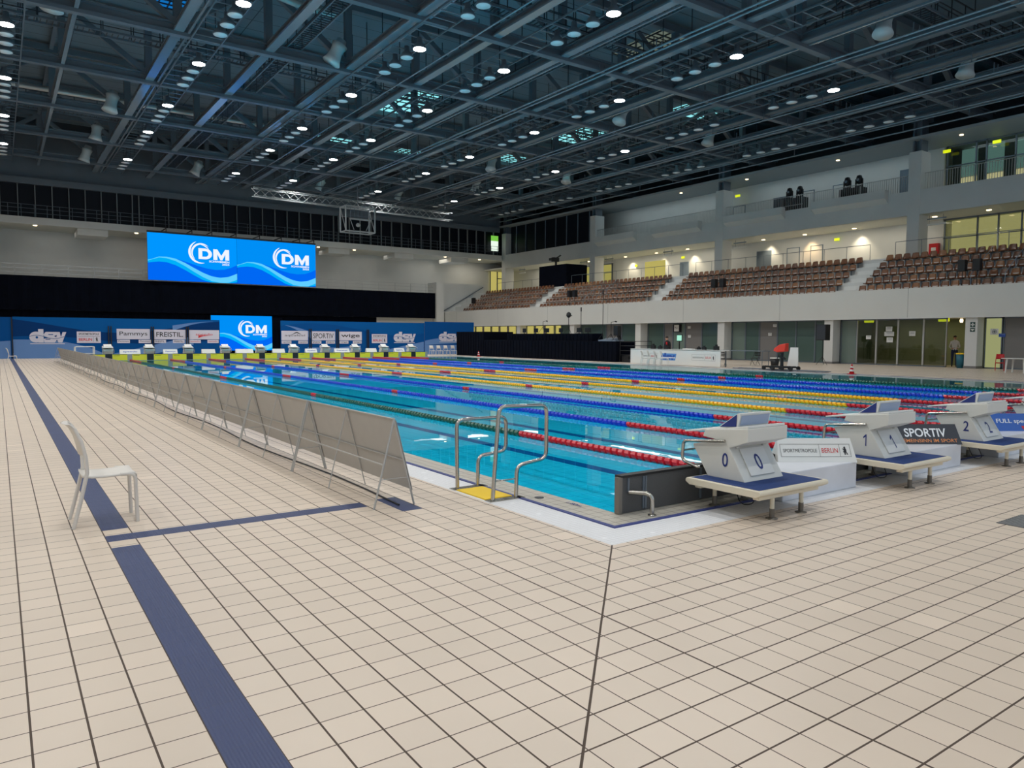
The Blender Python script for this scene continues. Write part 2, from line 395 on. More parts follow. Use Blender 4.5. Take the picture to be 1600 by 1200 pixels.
# stainless drain grate and water marks on the deck
mb = MB(); mb.box(2.60, 3.15, -2.42, -2.20, 0, .004, M_DARKSTEEL)
for i in range(12): mb.box(2.61+i*.045, 2.625+i*.045, -2.41, -2.21, .004, .007, M_ALU)
tag(mb.build('drain_grate'), 'grey metal drain grate set in the tiles at the right edge of the photo', 'drain')
mb = MB(); mb.lathe([(.05,0), (.05,.004), (.03,.005)], M_DARKSTEEL, (-.2, .95, -.004), 14)
tag(mb.build('pool_drain_cover'), 'small oval metal cover in the pool ledge right of the handrails', 'drain')
mb = MB(); letters(mb, '1,80m', (-.13, .62, -.002), (0,-1,0), (1,0,0), .22, .07, M_NAVY, .01)
tag(mb.build('depth_marking'), 'small blue depth lettering on the pool ledge near the corner', 'marking')

# ------------------------------------------------------------------ near bulkhead wall
bh = empty('touchpad_wall', (0, 0, 0), 0, 'long dark grey touchpad wall with black rim along the near pool end', 'pool wall')
mb = MB(); mb.box(0, PX, -.05, -.004, 0.0, .34, M_BLACKPAD); o = mb.build('panel', bh)
mb = MB(); mb.box(0, PX, -.06, .03, .34, .362, M_BLACK); mb.build('top_rim', bh)
mb = MB(); mb.box(-.03, .012, -.062, .0, 0, .345, mat('grey_rubber', (118, 112, 104), .6)); mb.build('end_post', bh)
for x in (.08, .28, .31, 1.1, 2.2, 3.3, 4.7, 6.0):
    mb = MB(); mb.box(x, x+.02, -.066, -.05, .02 if x > .1 else .2, .33, M_STEEL); mb.build('rib', bh)
mb = MB(); mb.tube(rounded([(.10,-.06,.20), (.20,-.20,.20), (.215,-.25,.17), (.215,-.25,0)], .07), .022, M_CHROME, 10)
mb.lathe([(.04,0), (.04,.006)], M_CHROME, (.215,-.25,0), 14)
tag(mb.build('pipe_bracket'), 'short bent steel pipe standing on the ledge against the dark touchpad wall', 'pipe')

# ------------------------------------------------------------------ starting blocks
UF = Vector((1,0,0)); VF = Vector((0,.22,.36)).normalized(); NF = Vector((0,-.36,.22)).normalized()
def start_block(num, near=True):
    t = empty('starting_block', (0,0,0))
    mb = MB(); mb.prism([(-.72,.302), (-.28,.302), (-.09,.585), (-.09,.60), (-.50,.67)], -.30, .30, M_BLOCK); mb.build('body', t, .006)
    mb = MB(); mb.prism([(-.745,.812), (-.24,.758), (-.215,.69), (-.49,.662), (-.53,.605), (-.60,.63), (-.745,.685)], -.305, .305, M_BLOCK); slab = mb.build('wedge_top', t, .006)
    mb = MB(); mb.prism([(-.73,.834), (.035,.722), (.035,.706), (-.73,.812)], -.285, .285, M_WHITE); mb.build('footplate', t, .003)
    mb = MB(); mb.prism([(-.34,.785), (-.575,.942), (-.605,.942), (-.575,.81)], -.235, .235, M_WHITE); kick = mb.build('back_fin', t, .004)
    mb = MB(); mb.prism([(-.37,.792), (-.565,.928), (-.56,.812)], -.242, -.236, M_NAVY)
    mb.prism([(-.37,.792), (-.565,.928), (-.56,.812)], .236, .242, M_NAVY)
    quad(mb, (-.215,-.5835,.822), (1,0,0), Vector((0,-.03,.132)).normalized(), 0, .43, 0, .098, mat('fin_grey', (150, 164, 190), .4)); mb.build('fin_side', kick)
    for s in (-1, 1):
        mb = MB(); mb.tube(rounded([(s*.325,-.50,.672), (s*.325,.015,.618), (s*.325,.03,.42), (s*.325,-.16,.375), (s*.30,-.18,.38)], .05), .0165, M_CHROME, 10); mb.build('handle', t)
    mb = MB(); mb.tube([(-.325,.02,.52), (.325,.02,.52)], .010, M_CHROME, 8); mb.build('crossbar', t)
    # number panel on the slanted back face and on the side faces
    O = Vector((0,-.72,.302)) + NF*.004
    pn = MB(); a = [O + UF*x + VF*v for x, v in ((-.18,.05), (.18,.05), (.18,.335), (-.18,.335))]
    pn.add([p for p in a] + [p+NF*.012 for p in a], [(0,1,2,3), (4,5,6,7), (0,1,5,4), (1,2,6,5), (2,3,7,6), (3,0,4,7)], M_WHITE); pl = pn.build('number_panel', t, .003)
    tx = MB(); letters(tx, str(num), O + NF*.014 + UF*(-.035 if num != 1 else -.02) + VF*.10, UF, VF, .088 if num != 1 else .062, .165, M_NAVY, .008); tx.build('lettering', pl)
    tx = MB(); letters(tx, str(num), (-.3035,-.455,.42), (0,-1,0), (0,0,1), .07 if num != 1 else .048, .135, M_NAVY, .008); tx.build('lettering', t)
    for px in (-.20, .20):
        mb = MB(); mb.tube([O + NF*.012 + UF*px + VF*.34, O + NF*.012 + UF*px + VF*.38], .016, M_WHITE, 8); mb.build('hinge', t)
    return t
M_FOOT = mat('worn_steel', (118, 112, 104), .4, .5)
def platform():
    t = empty('block_platform', (0,0,0))
    mb = MB(); mb.prism([(-1.06,.262), (-1.06,.285), (-1.045,.30), (-.215,.30), (-.20,.285), (-.20,.262), (-.25,.235), (-1.01,.235)], -.53, .53, M_CREAM); mb.build('tray', t, .006)
    mb = MB(); mb.box(-.49, .49, -1.02, -.24, .2995, .303, M_BLUEMAT); mb.build('mat', t)
    mb = MB(); mb.box(-.46, .46, -1.0, -.93, .20, .237, M_CREAM); mb.box(-.46, .46, -.33, -.26, .20, .237, M_CREAM); mb.box(-.12, .12, -.7, -.5, .205, .237, M_CREAM); mb.build('underframe', t, .006)
    for x, y in ((-.21,-.96), (.24,-.96), (-.21,-.30), (.24,-.30)):
        mb = MB(); mb.tube([(x,y,.09), (x,y,.21)], .021, M_CREAM, 12); lg = mb.build('leg', t)
        mb = MB(); mb.tube([(x,y,.0), (x,y,.095)], .024, M_FOOT, 12); mb.lathe([(.055,0), (.055,.006), (.03,.014)], M_FOOT, (x,y,0), 16); mb.build('foot', lg)
    return t
def sag(pts, r=.005):
    mb = MB(); mb.tube(rounded(pts, .08), r, M_BLACK, 6); return mb
words_ = {0: 'zero', 1: 'one', 2: 'two', 3: 'three', 4: 'four'}
for k in range(4):
    b = start_block(k); b.location = (1.25+2.5*k, 0, 0)
    tag(b, 'white plastic starting block marked %s standing on a blue matted platform' % words_[k], 'starting block', 'starting blocks at the near pool end')
    p = platform(); p.location = (1.25+2.5*k, 0, 0)
    tag(p, 'cream platform with blue mat and grey feet under starting block %s' % words_[k], 'platform', 'platforms under the near starting blocks')
    c = sag([(1.2+2.5*k,-.40,.235), (1.18+2.5*k,-.50,.02), (1.36+2.5*k,-.55,.02), (1.35+2.5*k,-.45,.235)]).build('hanging_cable')
    tag(c, 'thin black cable looped below the platform of starting block %s' % words_[k], 'cable')

# sponsor wedges between the near blocks
def wedge(kind, xr):
    """xr is the right end of the plinth"""
    t = empty('sponsor_wedge', (xr, 0, 0))
    mb = MB(); mb.box(-1.36, 0, -.60, -.10, 0, .29, mat('foil_cover', (214, 216, 222), .32, noise=.06, nscale=3)); mb.build('plinth', t, .01)
    A = Vector((-.05,-.635,.287)); B = Vector((-.80,-.15,.287)); U = (A-B).normalized(); back = Vector((0,0,1)).cross(U).normalized()
    V = (back*.12+Vector((0,0,.235))).normalized(); H = .285; Wd = (A-B).length; N = U.cross(V)
    mb_ = {'berlin': M_WHITE, 'sportiv': mat('charcoal_board', (58, 60, 66), .5), 'speedo': mat('speed_blue', (52, 96, 176), .5)}[kind]
    pm = MB(); cs = [B, B+U*Wd, B+U*(Wd-.03)+V*H, B+U*.03+V*H]
    ft = [c_ + back*.26 for c_ in cs[:2]]
    pm.add(cs + [c_ + Vector((0,0,0)) for c_ in ft], [(0,1,2,3), (4,5,2,3), (0,4,3), (1,5,2), (0,1,5,4)], mb_); pn = pm.build('sign_board', t)
    O = B + N*.003 if N.y < 0 else B - N*.003
    tx = MB()
    if kind == 'berlin': berlin_sign(tx, O+U*.045+V*.065, U, V, Wd-.10, .15)
    if kind == 'sportiv':
        letters(tx, 'SPORTIV', O+U*.15+V*.105, U, V, .56, .12, M_INKW, .02); letters(tx, 'GEMEINSINN IM SPORT', O+U*.06+V*.03, U, V, .78, .048, M_INKO, .004)
    if kind == 'speedo':
        letters(tx, 'GO FULL speedo', O+U*.05+V*.11, U, V, .80, .09, M_INKW, .01); tx.add([O+U*a+V*c_ for a, c_ in ((.62,.085), (.82,.085), (.64,.03), (.70,.06))], [(0,1,3,2)], M_INKR)
    tx.build('lettering', pn); return t
tag(wedge('berlin', 3.08), 'white sponsor wedge reading SPORTMETROPOLE BERLIN between blocks zero and one', 'sponsor board', 'sponsor wedges between the near blocks')
tag(wedge('sportiv', 5.58), 'dark grey sponsor wedge with white lettering SPORTIV between blocks one and two', 'sponsor board', 'sponsor wedges between the near blocks')
tag(wedge('speedo', 8.08), 'blue sponsor wedge with white lettering right of starting block two', 'sponsor board', 'sponsor wedges between the near blocks')

# ------------------------------------------------------------------ lane ropes
def rope_mesh(mt):
    mb = MB(); n = 9; pitch = .128; y = .12; r = .055
    while y < PY-.1:
        d = min(y, PY-y)
        c = M_REDF if d < 5 or abs(y-15) < .2 or abs(y-35) < .2 or abs(y-25) < .55 else mt
        vs = []
        for rr, yy in ((r*.6, -.056), (r, -.050), (r, .030), (r*.5, .052)):
            for i in range(n):
                t = 2*math.pi*i/n; vs.append((rr*math.cos(t), y+yy+.028*math.sin(t), .014+rr*math.sin(t)))
        fs = [(a*n+i, a*n+(i+1)%n, (a+1)*n+(i+1)%n, (a+1)*n+i) for a in range(3) for i in range(n)] + [tuple(range(n))[::-1], tuple(range(3*n, 4*n))]
        mb.add(vs, fs, c); y += pitch
    mb.tube([(0,0,.012), (0,PY,.012)], .008, M_ALU, 5)
    return mb.mesh('lane_rope')
RM = {k: rope_mesh(m_) for k, m_ in (('green', M_GREENF), ('blue', M_BLUEF), ('yellow', M_YELF))}
for k, c in enumerate(['green','blue','blue','yellow','yellow','yellow','blue','blue','green']):
    o = bpy.data.objects.new('lane_rope', RM[c]); col.objects.link(o); o.location = (2.5*(k+1), 0, 0)
    tag(o, '%s lane rope with red ends, %s from the left side of the pool' % (c, ordinal(k+1)), 'lane rope', 'lane ropes along the pool')

# ------------------------------------------------------------------ far pool end: wall, pads, blocks, wedges
FZ = .42
mb = MB(); mb.box(0, 25.1, PY+.004, PY+.25, 0, FZ-.01, mat('far_wall_grey', (150, 146, 140), .6)); fw = mb.build('end_wall'); tag(fw, 'low grey wall behind the yellow touch panels at the far pool end', 'pool wall')
mb = MB(); mb.box(-.4, .4, 0, .03, 0, .02, M_BLACK)
padn = 0
pm = MB(); pm.box(-.44, .44, 0, .02, .0, FZ, M_PAD); pm.box(-.44, .44, -.002, .0, FZ-.03, FZ, M_BLACK); pm.box(-.38, -.0, -.002, 0, FZ-.12, FZ-.10, M_INKB); pm = pm.mesh('touch_panel')
for k in range(10):
    for s in (-1, 1):
        padn += 1; o = bpy.data.objects.new('touch_panel', pm); col.objects.link(o); o.location = (1.25+2.5*k+s*.66, PY-.02, 0)
        tag(o, 'yellow touch panel on the far pool wall, %s from the left' % ordinal(padn), 'touch panel', 'yellow touch panels at the far end')
    mb = MB(); mb.box(1.25+2.5*k-.2, 1.25+2.5*k+.2, PY-.012, PY+.002, 0, FZ, M_BLACK); tag(mb.build('dark_gap_plate'), 'dark gap drawn as black plate between yellow panels below the %s far starting block' % ordinal(k+1), 'panel', 'dark gaps drawn below the far blocks')  # black plate painted in for the shade of the gap
fb = None
for k in range(10):
    fb = start_block(0) if fb is None else copy_tree(FB0)
    if k == 0: FB0 = fb
    fb.location = (1.25+2.5*k, PY+.05, FZ-.30); fb.rotation_euler = (0, 0, math.pi)
    tag(fb, 'small white starting block at the far pool end, %s from the left' % ordinal(k+1), 'starting block', 'starting blocks at the far end')
fbs = {0: ('speedo', M_WHITE), 1: ('Pammys', M_WHITE), 2: ('', M_BLOCK), 3: ('', M_WHITE), 4: ('', M_BLOCK), 5: ('aquafeel', M_WHITE), 6: ('Pammys', M_WHITE), 7: ('', M_BLOCK), 8: ('FREISTIL', M_WHITE)}
for k in range(9):
    word, mt_ = fbs[k]; t = MB(); w_ = .62 if k in (0, 3, 6) else .45
    t.prism([(-.22, FZ), (.12, FZ), (.0, FZ+.30)], -w_, w_, mt_)
    o = t.build('sponsor_wedge'); o.location = (2.5*(k+1)+.05, PY+.3, 0)
    if word:
        tx = MB(); V = Vector((0,.22,.30)).normalized(); letters(tx, word, Vector((-w_*.7,-.225+.06,FZ+.085)), (1,0,0), V, w_*1.4, .14, M_INKBL, .02); tx.build('lettering', o)
    tag(o, 'small %s sponsor wedge between the %s and %s far starting blocks' % ('white' if mt_ is M_WHITE else 'pale grey', ordinal(k+1), ordinal(k+2)), 'sponsor board', 'sponsor wedges at the far end')

mb = MB(); mb.tube(rounded([(-.55,51.2,0), (-.55,51.2,.9), (.55,51.2,.9), (.55,51.2,0)], .08), .03, M_WHITE, 8); mb.tube([(-.55,51.2,.45), (.55,51.2,.45)], .02, M_WHITE, 8)
for s in (-.55, .55): mb.tube(rounded([(s,51.2,.88), (s,52.0,.86), (s,52.0,0)], .1), .03, M_WHITE, 8)
tag(mb.build('tube_frame'), 'white tube frame at the far left corner of the pool', 'frame')
# ------------------------------------------------------------------ handrails with yellow mat
def rail(path, y, xs, zt, lab):
    t = empty('pool_handrail', (0, y, 0), 0, lab, 'handrail')
    mb = MB(); mb.tube(rounded(path, .085, 6), .021, M_CHROME, 12); mb.build('tube', t)
    mb = MB(); mb.box(-.76, -.33, -.055, .055, 0, .008, M_CHROME); mb.build('base_plate', t)
    return t
h1 = rail([(-.70,0,0), (-.625,0,.955), (-.02,0,.94), (-.02,0,.375), (-.40,0,.335), (-.41,0,0)], 1.07, 0, 0, 'taller looking polished steel handrail in front of the yellow mat, nearest the corner')
mb = MB(); mb.tube([(-.685,0,.20), (-.41,0,.20)], .008, M_CHROME, 8); mb.build('crossbar', h1)
rail([(-.69,0,0), (-.70,0,.755), (-.05,0,.755), (-.05,0,.365), (-.42,0,.34), (-.43,0,0)], 1.78, 0, 0, 'polished steel handrail behind the yellow mat, nearer the grey barriers')
mb = MB(); mb.box(-.74, -.41, 1.14, 1.71, 0, .012, M_YELLOW); tag(mb.build('floor_mat'), 'bright yellow mat between the two steel pool handrails', 'mat')

# ------------------------------------------------------------------ grey barriers
def barrier():
    t = empty('a_frame_barrier', (0,0,0)); L = 2.42
    def pt(s, z): return (-1.635 + s*(.215*(1-z/.86)), z)
    pm = MB(); a = pt(1, .15); b = pt(1, .85)
    pm.add([(a[0]+.012,.01,a[1]), (a[0]+.012,L-.01,a[1]), (b[0]+.012,L-.01,b[1]), (b[0]+.012,.01,b[1])] + [(a[0]+.017,.01,a[1]), (a[0]+.017,L-.01,a[1]), (b[0]+.017,L-.01,b[1]), (b[0]+.017,.01,b[1])], [(0,1,2,3), (4,5,6,7), (0,1,5,4), (1,2,6,5), (2,3,7,6), (3,0,4,7)], M_GREYPANEL); pm.build('banner_panel', t)
    for y, r in ((.02,.010), (1.2,.006), (L-.03,.009)):
        for s in (-1, 1):
            f = pt(s, 0); q = pt(s, .87); mb = MB(); mb.tube([(f[0],y,0), (q[0],y,.87)], r, M_ALU, 6); mb.build('leg', t)
        z = .28; f1 = pt(-1, z); f2 = pt(1, z)
        if y != 1.2: mb = MB(); mb.tube([(f1[0],y,z), (f2[0],y,z)], .004, M_ALU, 5); mb.build('hinge_stay', t)
    for s, z in ((-1,.42), (1,.45), (-1,.862)):
        f = pt(s, z); mb = MB(); mb.tube([(f[0],.02,z), (f[0],L-.03,z)], .0075, M_ALU, 6); mb.build('rail', t)
    return t
b0 = barrier()
for k in range(20):
    o = b0 if k == 0 else copy_tree(b0)
    o.location = (0, 1.37+2.42*k, 0)
    tag(o, 'grey a-frame barrier with blank fabric panel, %s in the row from the camera' % ordinal(k+1), 'barrier', 'row of grey barriers along the pool')
mb = MB(); pts = [(-1.58+.05*math.sin(i*.9), 1.4+i*.9, .012) for i in range(50)]; mb.tube(pts, .009, M_BLACK, 6)
tag(mb.build('floor_cable'), 'thin dark cable lying under the row of grey barriers', 'cable')

# ------------------------------------------------------------------ chairs
def chair(mt, tone=None):
    """faces +x"""
    t = empty('stacking_chair', (0,0,0))
    mb = MB(); n = 7; vs = []
    prof = [(-.17,.452), (-.10,.440), (0,.436), (.10,.440), (.19,.450), (.235,.448), (.25,.425)]
    for x, z in prof:
        for i in range(n):
            y = -.205+.41*i/(n-1); vs.append((x, y, z-.010*math.cos(math.pi*(i/(n-1)-.5))))
    vs += [(x, y, z-.018) for x, y, z in vs]
    N = len(prof)*n; fs = []
    for i in range(len(prof)-1):
        for j in range(n-1):
            a = i*n+j; fs.append((a, a+1, a+n+1, a+n)); fs.append((N+a, N+a+n, N+a+n+1, N+a+1))
    for i in range(len(prof)-1):
        for j in (0, n-1): a = i*n+j; fs.append((a, a+n, N+a+n, N+a))
    for j in range(n-1):
        for i in (0, len(prof)-1): a = i*n+j; fs.append((a, a+1, N+a+1, N+a))
    mb.add(vs, fs, mt, True); mb.build('seat', t)
    for s in (-1, 1):
        mb = MB(); mb.tube(rounded([(-.15,s*.19,.43), (.23,s*.195,.432), (.245,s*.195,.0)], .05), [.016]*7+[.017], mt, 8) if False else mb.tube(rounded([(.12,s*.195,.435), (.235,s*.195,.432), (.245,s*.195,.0)], .05), .0165, mt, 8)
        mb.build('leg', t)
        mb = MB(); mb.tube([(-.25,s*.205,0), (-.185,s*.20,.25), (-.135,s*.195,.47), (-.14,s*.19,.60), (-.17,s*.18,.74), (-.215,s*.165,.85), (-.25,s*.15,.885)], .0165, mt, 8); mb.build('leg', t)
    # curved backrest shell with an open gap above the seat
    mb = MB(); rows = [(-.150,.62), (-.165,.70), (-.185,.78), (-.215,.85), (-.255,.893), (-.275,.895)]; vs = []
    for x, z in rows:
        for i in range(n):
            u = i/(n-1); y = -.18+.36*u; vs.append((x-.035*math.sin(math.pi*u), y, z))
    vs += [(x+.012, y, z) for x, y, z in vs]; N = len(rows)*n; fs = []
    for i in range(len(rows)-1):
        for j in range(n-1):
            a = i*n+j; fs.append((a, a+1, a+n+1, a+n)); fs.append((N+a, N+a+n, N+a+n+1, N+a+1))
        for j in (0, n-1): a = i*n+j; fs.append((a, a+n, N+a+n, N+a))
    for j in range(n-1):
        for i in (0, len(rows)-1): a = i*n+j; fs.append((a, a+1, N+a+1, N+a))
    mb.add(vs, fs, mt, True); mb.build('backrest', t)
    return t
ch = chair(mat('chair_grey_white', (218, 212, 204), .5)); ch.location = (-4.02, 2.36, 0)
tag(ch, 'pale grey plastic chair on the blue stripe in the left foreground', 'chair')
c = copy_tree(ch); c.location = (-4.1, 46.6, 0); tag(c, 'small white plastic chair on the blue stripe far away at the left edge', 'chair')
for k in range(8):
    c = copy_tree(ch); c.location = (27.3+.74*k, 53.2, 0); c.rotation_euler = (0, 0, R(-90+random.uniform(-5, 5)))
    tag(c, 'white plastic chair in the row before the far blue wall, %s from the left' % ordinal(k+1), 'chair', 'row of white chairs at the far end')
for k in range(4):
    c = copy_tree(ch); c.location = (27.6+.12*k, 27.0-.42*k, 0); c.rotation_euler = (R(0), 0, R(-60))
    tag(c, 'white chair pushed against the left end of the white sponsor desk, %s from the left' % ordinal(k+1), 'chair', 'white chairs beside the sponsor desk')
rc = chair(M_RED); rc.location = (39.3, 12.15, 0); rc.rotation_euler = (0, 0, R(200)); tag(rc, 'red plastic chair beside the white table at the right edge', 'chair')
rc2 = copy_tree(rc); rc2.location = (38.4, 10.0, 0); tag(rc2, 'red chair partly hidden behind the white table at the right edge', 'chair')
# ------------------------------------------------------------------ LED screens and backdrops at the far end
E_BG = mat('screen_azure', (0, 146, 252), .5, emit=.95); E_BG2 = mat('screen_azure_b', (0, 150, 255), .5, emit=1.0)
for _m in (E_BG, E_BG2): _m.node_tree.nodes['Principled BSDF'].inputs['Base Color'].default_value = (0,0,0,1); _m.node_tree.nodes['Principled BSDF'].inputs['Specular IOR Level'].default_value = 0
def glow(name, rgb, e=1.0):
    mt = mat(name, rgb, .5, emit=e); mt.node_tree.nodes['Principled BSDF'].inputs['Base Color'].default_value = (0,0,0,1); mt.node_tree.nodes['Principled BSDF'].inputs['Specular IOR Level'].default_value = 0; return mt
E_DEEP = glow('screen_deep', (0, 104, 244)); E_MID = glow('screen_mid', (0, 176, 248)); E_STRIP = glow('screen_pale', (96, 206, 255)); E_LOGO = glow('screen_white', (240, 246, 255))
UPC = [(0,.42), (.04,.44), (.12,.50), (.2,.505), (.3,.475), (.4,.40), (.5,.30), (.6,.205), (.7,.135), (.8,.11), (.9,.14), (1,.22)]
LOC = [(0,.40), (.04,.43), (.12,.482), (.2,.475), (.3,.425), (.4,.33), (.5,.215), (.6,.11), (.7,.03), (.8,.0), (.9,.012), (1,.085)]
MIC = [(0,.36), (.04,.375), (.12,.395), (.2,.39), (.3,.335), (.4,.245), (.5,.14), (.6,.045), (.7,.0), (.8,.0), (.9,.0), (1,.03)]
DUP = [(.28,.482), (.35,.455), (.45,.40), (.55,.345), (.65,.30), (.75,.28), (.85,.295), (.93,.345), (1,.41)]
DLO = [(.28,.480), (.35,.44), (.45,.35), (.55,.252), (.65,.168), (.75,.12), (.85,.12), (.93,.16), (1,.22)]
def big_m(mb, x, z, w, h):
    y = -.024; P = lambda pts: mb.add([(x+a*w, y, z+b*h) for a, b in pts], [tuple(range(len(pts)))], E_LOGO)
    P([(0,0), (.25,0), (.25,.62), (.25,1), (0,1)]); P([(.75,0), (1,0), (1,1), (.75,1), (.75,.62)]); P([(.25,1), (.25,.55), (.44,.0), (.56,.0), (.75,.55), (.75,1), (.5,.42)])
def big_d(mb, x, z, w, h):
    y = -.024; o = [(0,0), (.5,0)] + [(.5+.5*math.cos(R(a)), .5+.5*math.sin(R(a))) for a in range(-75, 90, 15)] + [(.5,1), (0,1)]
    i_ = [(.28,.24), (.5,.24)] + [(.5+.23*math.cos(R(a)), .5+.26*math.sin(R(a))) for a in range(-75, 90, 15)] + [(.5,.76), (.28,.76)]
    n = len(o); mb.add([(x+a*w, y, z+b*h) for a, b in o+i_], [(i, (i+1)%n, n+(i+1)%n, n+i) for i in range(n)], E_LOGO)
def led(w, h, lab, bg):
    t = empty('led_screen', (0,0,0), 0, lab, 'screen')
    mb = MB(); mb.box(0, w, 0, .18, 0, h, M_BLACK); mb.build('housing', t)
    f = MB(); f.box(0, w, -.012, -.002, 0, h, bg); face = f.build('display', t)
    S = lambda P: [(a*w, b*h) for a, b in P]
    zero = [(a, 0) for a, b in MIC]
    mb = MB(); mb.strip(S(MIC), S(zero), -.018, -.014, E_DEEP); mb.strip(S(DUP), S(DLO), -.018, -.014, E_DEEP); mb.build('wave', face)
    mb = MB(); mb.strip(S(LOC), S(MIC), -.018, -.014, E_MID); mb.build('wave', face)
    mb = MB(); mb.strip(S(UPC), S(LOC), -.021, -.019, E_STRIP); mb.build('wave', face)
    cx, cz, r = w*.575, h*.645, h*.225
    def cres(r0, r1, a0, a1, sh):
        A = []; B = []
        for i in range(25):
            q = i/24; a = R(a0+(a1-a0)*q); th = (r1-r0)*math.sin(math.pi*q)**.7
            A.append((cx+sh*r+r1*math.cos(a), cz+r1*math.sin(a))); B.append((cx+sh*r+(r1-th)*math.cos(a), cz+(r1-th)*math.sin(a)))
        return A, B
    mb = MB()
    for args in ((r*.86, r*1.08, 108, 292, 0), (r*.72, r*.90, 40, 232, .08), (r*.66, r*.76, 20, 95, .12)):
        A, B = cres(*args); mb.strip(A, B, -.022, -.014, E_LOGO)
    big_d(mb, w*.555, h*.50, w*.155, h*.235); big_m(mb, w*.725, h*.50, w*.185, h*.235)
    letters(mb, 'SCHWIMMEN', (w*.675, -.024, h*.44), (1,0,0), (0,0,1), w*.235, h*.042, E_LOGO, .03); letters(mb, '2025', (w*.825, -.024, h*.388), (1,0,0), (0,0,1), w*.085, h*.04, E_LOGO, .03)
    mb.build('emblem', face); return t
s1 = led(8.42, 4.62, 'large bright blue screen hanging high on the far wall, left one of the pair', E_BG2); s1.location = (7.52, 74.5, 7.12)
s2 = led(8.42, 4.62, 'large bright blue screen hanging high on the far wall, right one of the pair', E_BG); s2.location = (15.96, 74.5, 7.12)
s3 = led(4.86, 2.84, 'bright blue screen standing behind the far starting blocks between two printed walls', E_BG); s3.location = (9.33, 57.15, .48)
mb = MB(); mb.box(7.5, 24.4, 74.45, 74.72, 11.76, 11.92, M_BLACK)
for x in (9.2, 11.6, 13.5, 15.9, 18.3, 20.6, 22.6, 24.2): mb.box(x, x+.07, 74.5, 74.6, 11.8, 12.45, M_BLACK); mb.box(x, x+.07, 74.5, 76.99, 12.2, 12.28, M_BLACK)
tag(mb.build('screen_hanging_bar'), 'black hanging bar carrying the two big screens', 'bar')

B_BASE = mat('backdrop_blue', (0, 74, 140), .8, spec=.15); B_DARK = mat('backdrop_navy', (0, 52, 108), .8, spec=.15); B_PALE = mat('backdrop_pale', (92, 132, 188), .6)
B_SIGN = mat('sign_lilac_white', (206, 204, 218), .55)
def dsv(mb, x, z, w, h, y=-.024, ink=None, body=None):
    body = body or B_SIGN
    O = Vector((x, y, z))
    def P(pts, mt, yy=0): mb.add([(x+a*w, y+yy, z+b*h) for a, b in pts], [tuple(range(len(pts)))], mt)
    c = [(.18+.18*math.cos(t), .42+.40*math.sin(t)) for t in [2*math.pi*i/20 for i in range(20)]]; P(c, body)
    P([(.24,.02), (.38,.02), (.38,1.0), (.24,1.0)], body, .002)
    P([(.40,.02), (.68,.02), (.74,.25), (.72,.42), (.66,.5), (.76,.60), (.76,.80), (.44,.80), (.38,.62), (.40,.45), (.50,.36), (.38,.30)], body, -.001)
    P([(.76,.80), (.72,.35), (.78,.02), (.88,.02), (1.0,.80), (.90,.80), (.85,.42), (.82,.80)], body, .001)
    k = ink or B_BASE
    P([(.20+.035*math.cos(t), .40+.09*math.sin(t)) for t in [2*math.pi*i/10 for i in range(10)]], k, -.004)
    P([(.52,.58), (.64,.58), (.64,.64), (.50,.64)], k, -.004); P([(.42,.24), (.56,.24), (.56,.30), (.44,.30)], k, -.004)
    A = [(x+w*q/20, z+h*(.45+.12*math.sin(q/20*2*math.pi*1.05+.3))) for q in range(21)]
    mb.strip(A, [(a, b-h*.035) for a, b in A], y-.006, y-.004, k)
    quad(mb, (x, y, z), (1,0,0), (0,0,1), w*.02, w*.95, -h*.09, -h*.03, body)
def sign(mb, x0, x1, z0, z1, txt, mt=None, bold=.02, fx=.8, fz=.5, y=-.02):
    mb.box(x0, x1, y, -.004, z0, z1, B_SIGN); w = x1-x0; h = z1-z0
    letters(mb, txt, (x0+w*(1-fx)/2, y-.004, z0+h*(1-fz)/2), (1,0,0), (0,0,1), w*fx, h*fz, mt or M_INKB, bold*.4)
def berlin_square(mb, x0, x1, z0, z1, y=-.02):
    mb.box(x0, x1, y, -.004, z0, z1, B_SIGN); w = x1-x0; h = z1-z0; y -= .004; U = (1,0,0); V = (0,0,1)
    letters(mb, 'SPORTMETROPOLE', (x0+w*.08, y, z0+h*.70), U, V, w*.84, h*.17, M_INKB, .02); quad(mb, (x0,y,z0), U, V, w*.04, w*.96, h*.57, h*.59, M_INKB)
    letters(mb, 'BERLIN', (x0+w*.08, y, z0+h*.18), U, V, w*.55, h*.24, M_INKR, .02); quad(mb, (x0,y,z0), U, V, w*.68, w*.69, h*.08, h*.55, M_INKB); bear(mb, (x0+w*.76, y, z0+h*.12), U, V, w*.14, h*.40, M_INKB)
def backdrop(x0, x1, h, lab, waves=()):
    t = empty('backdrop_wall', (x0, 57, 0), 0, lab, 'printed wall')
    mb = MB(); mb.box(0, x1-x0, 0, .08, 0, h, B_BASE); w_ = mb.build('printed_panel', t)
    mb = MB()
    for wi, (A, B, mt) in enumerate(waves): mb.strip(A, B, -.004-.003*wi, -.001, mt)
    if waves: mb.build('wave', w_)
    return t, w_
def cv(f, a, b, n=24): return [(a+(b-a)*i/n, f((a+(b-a)*i/n))) for i in range(n+1)]
x0 = -3.85; W = 13.8
hill = lambda x: max(.02, 1.28-.045*x**1.0 if x < 2 else 1.19-.55*(x-2)**1.0*.6)
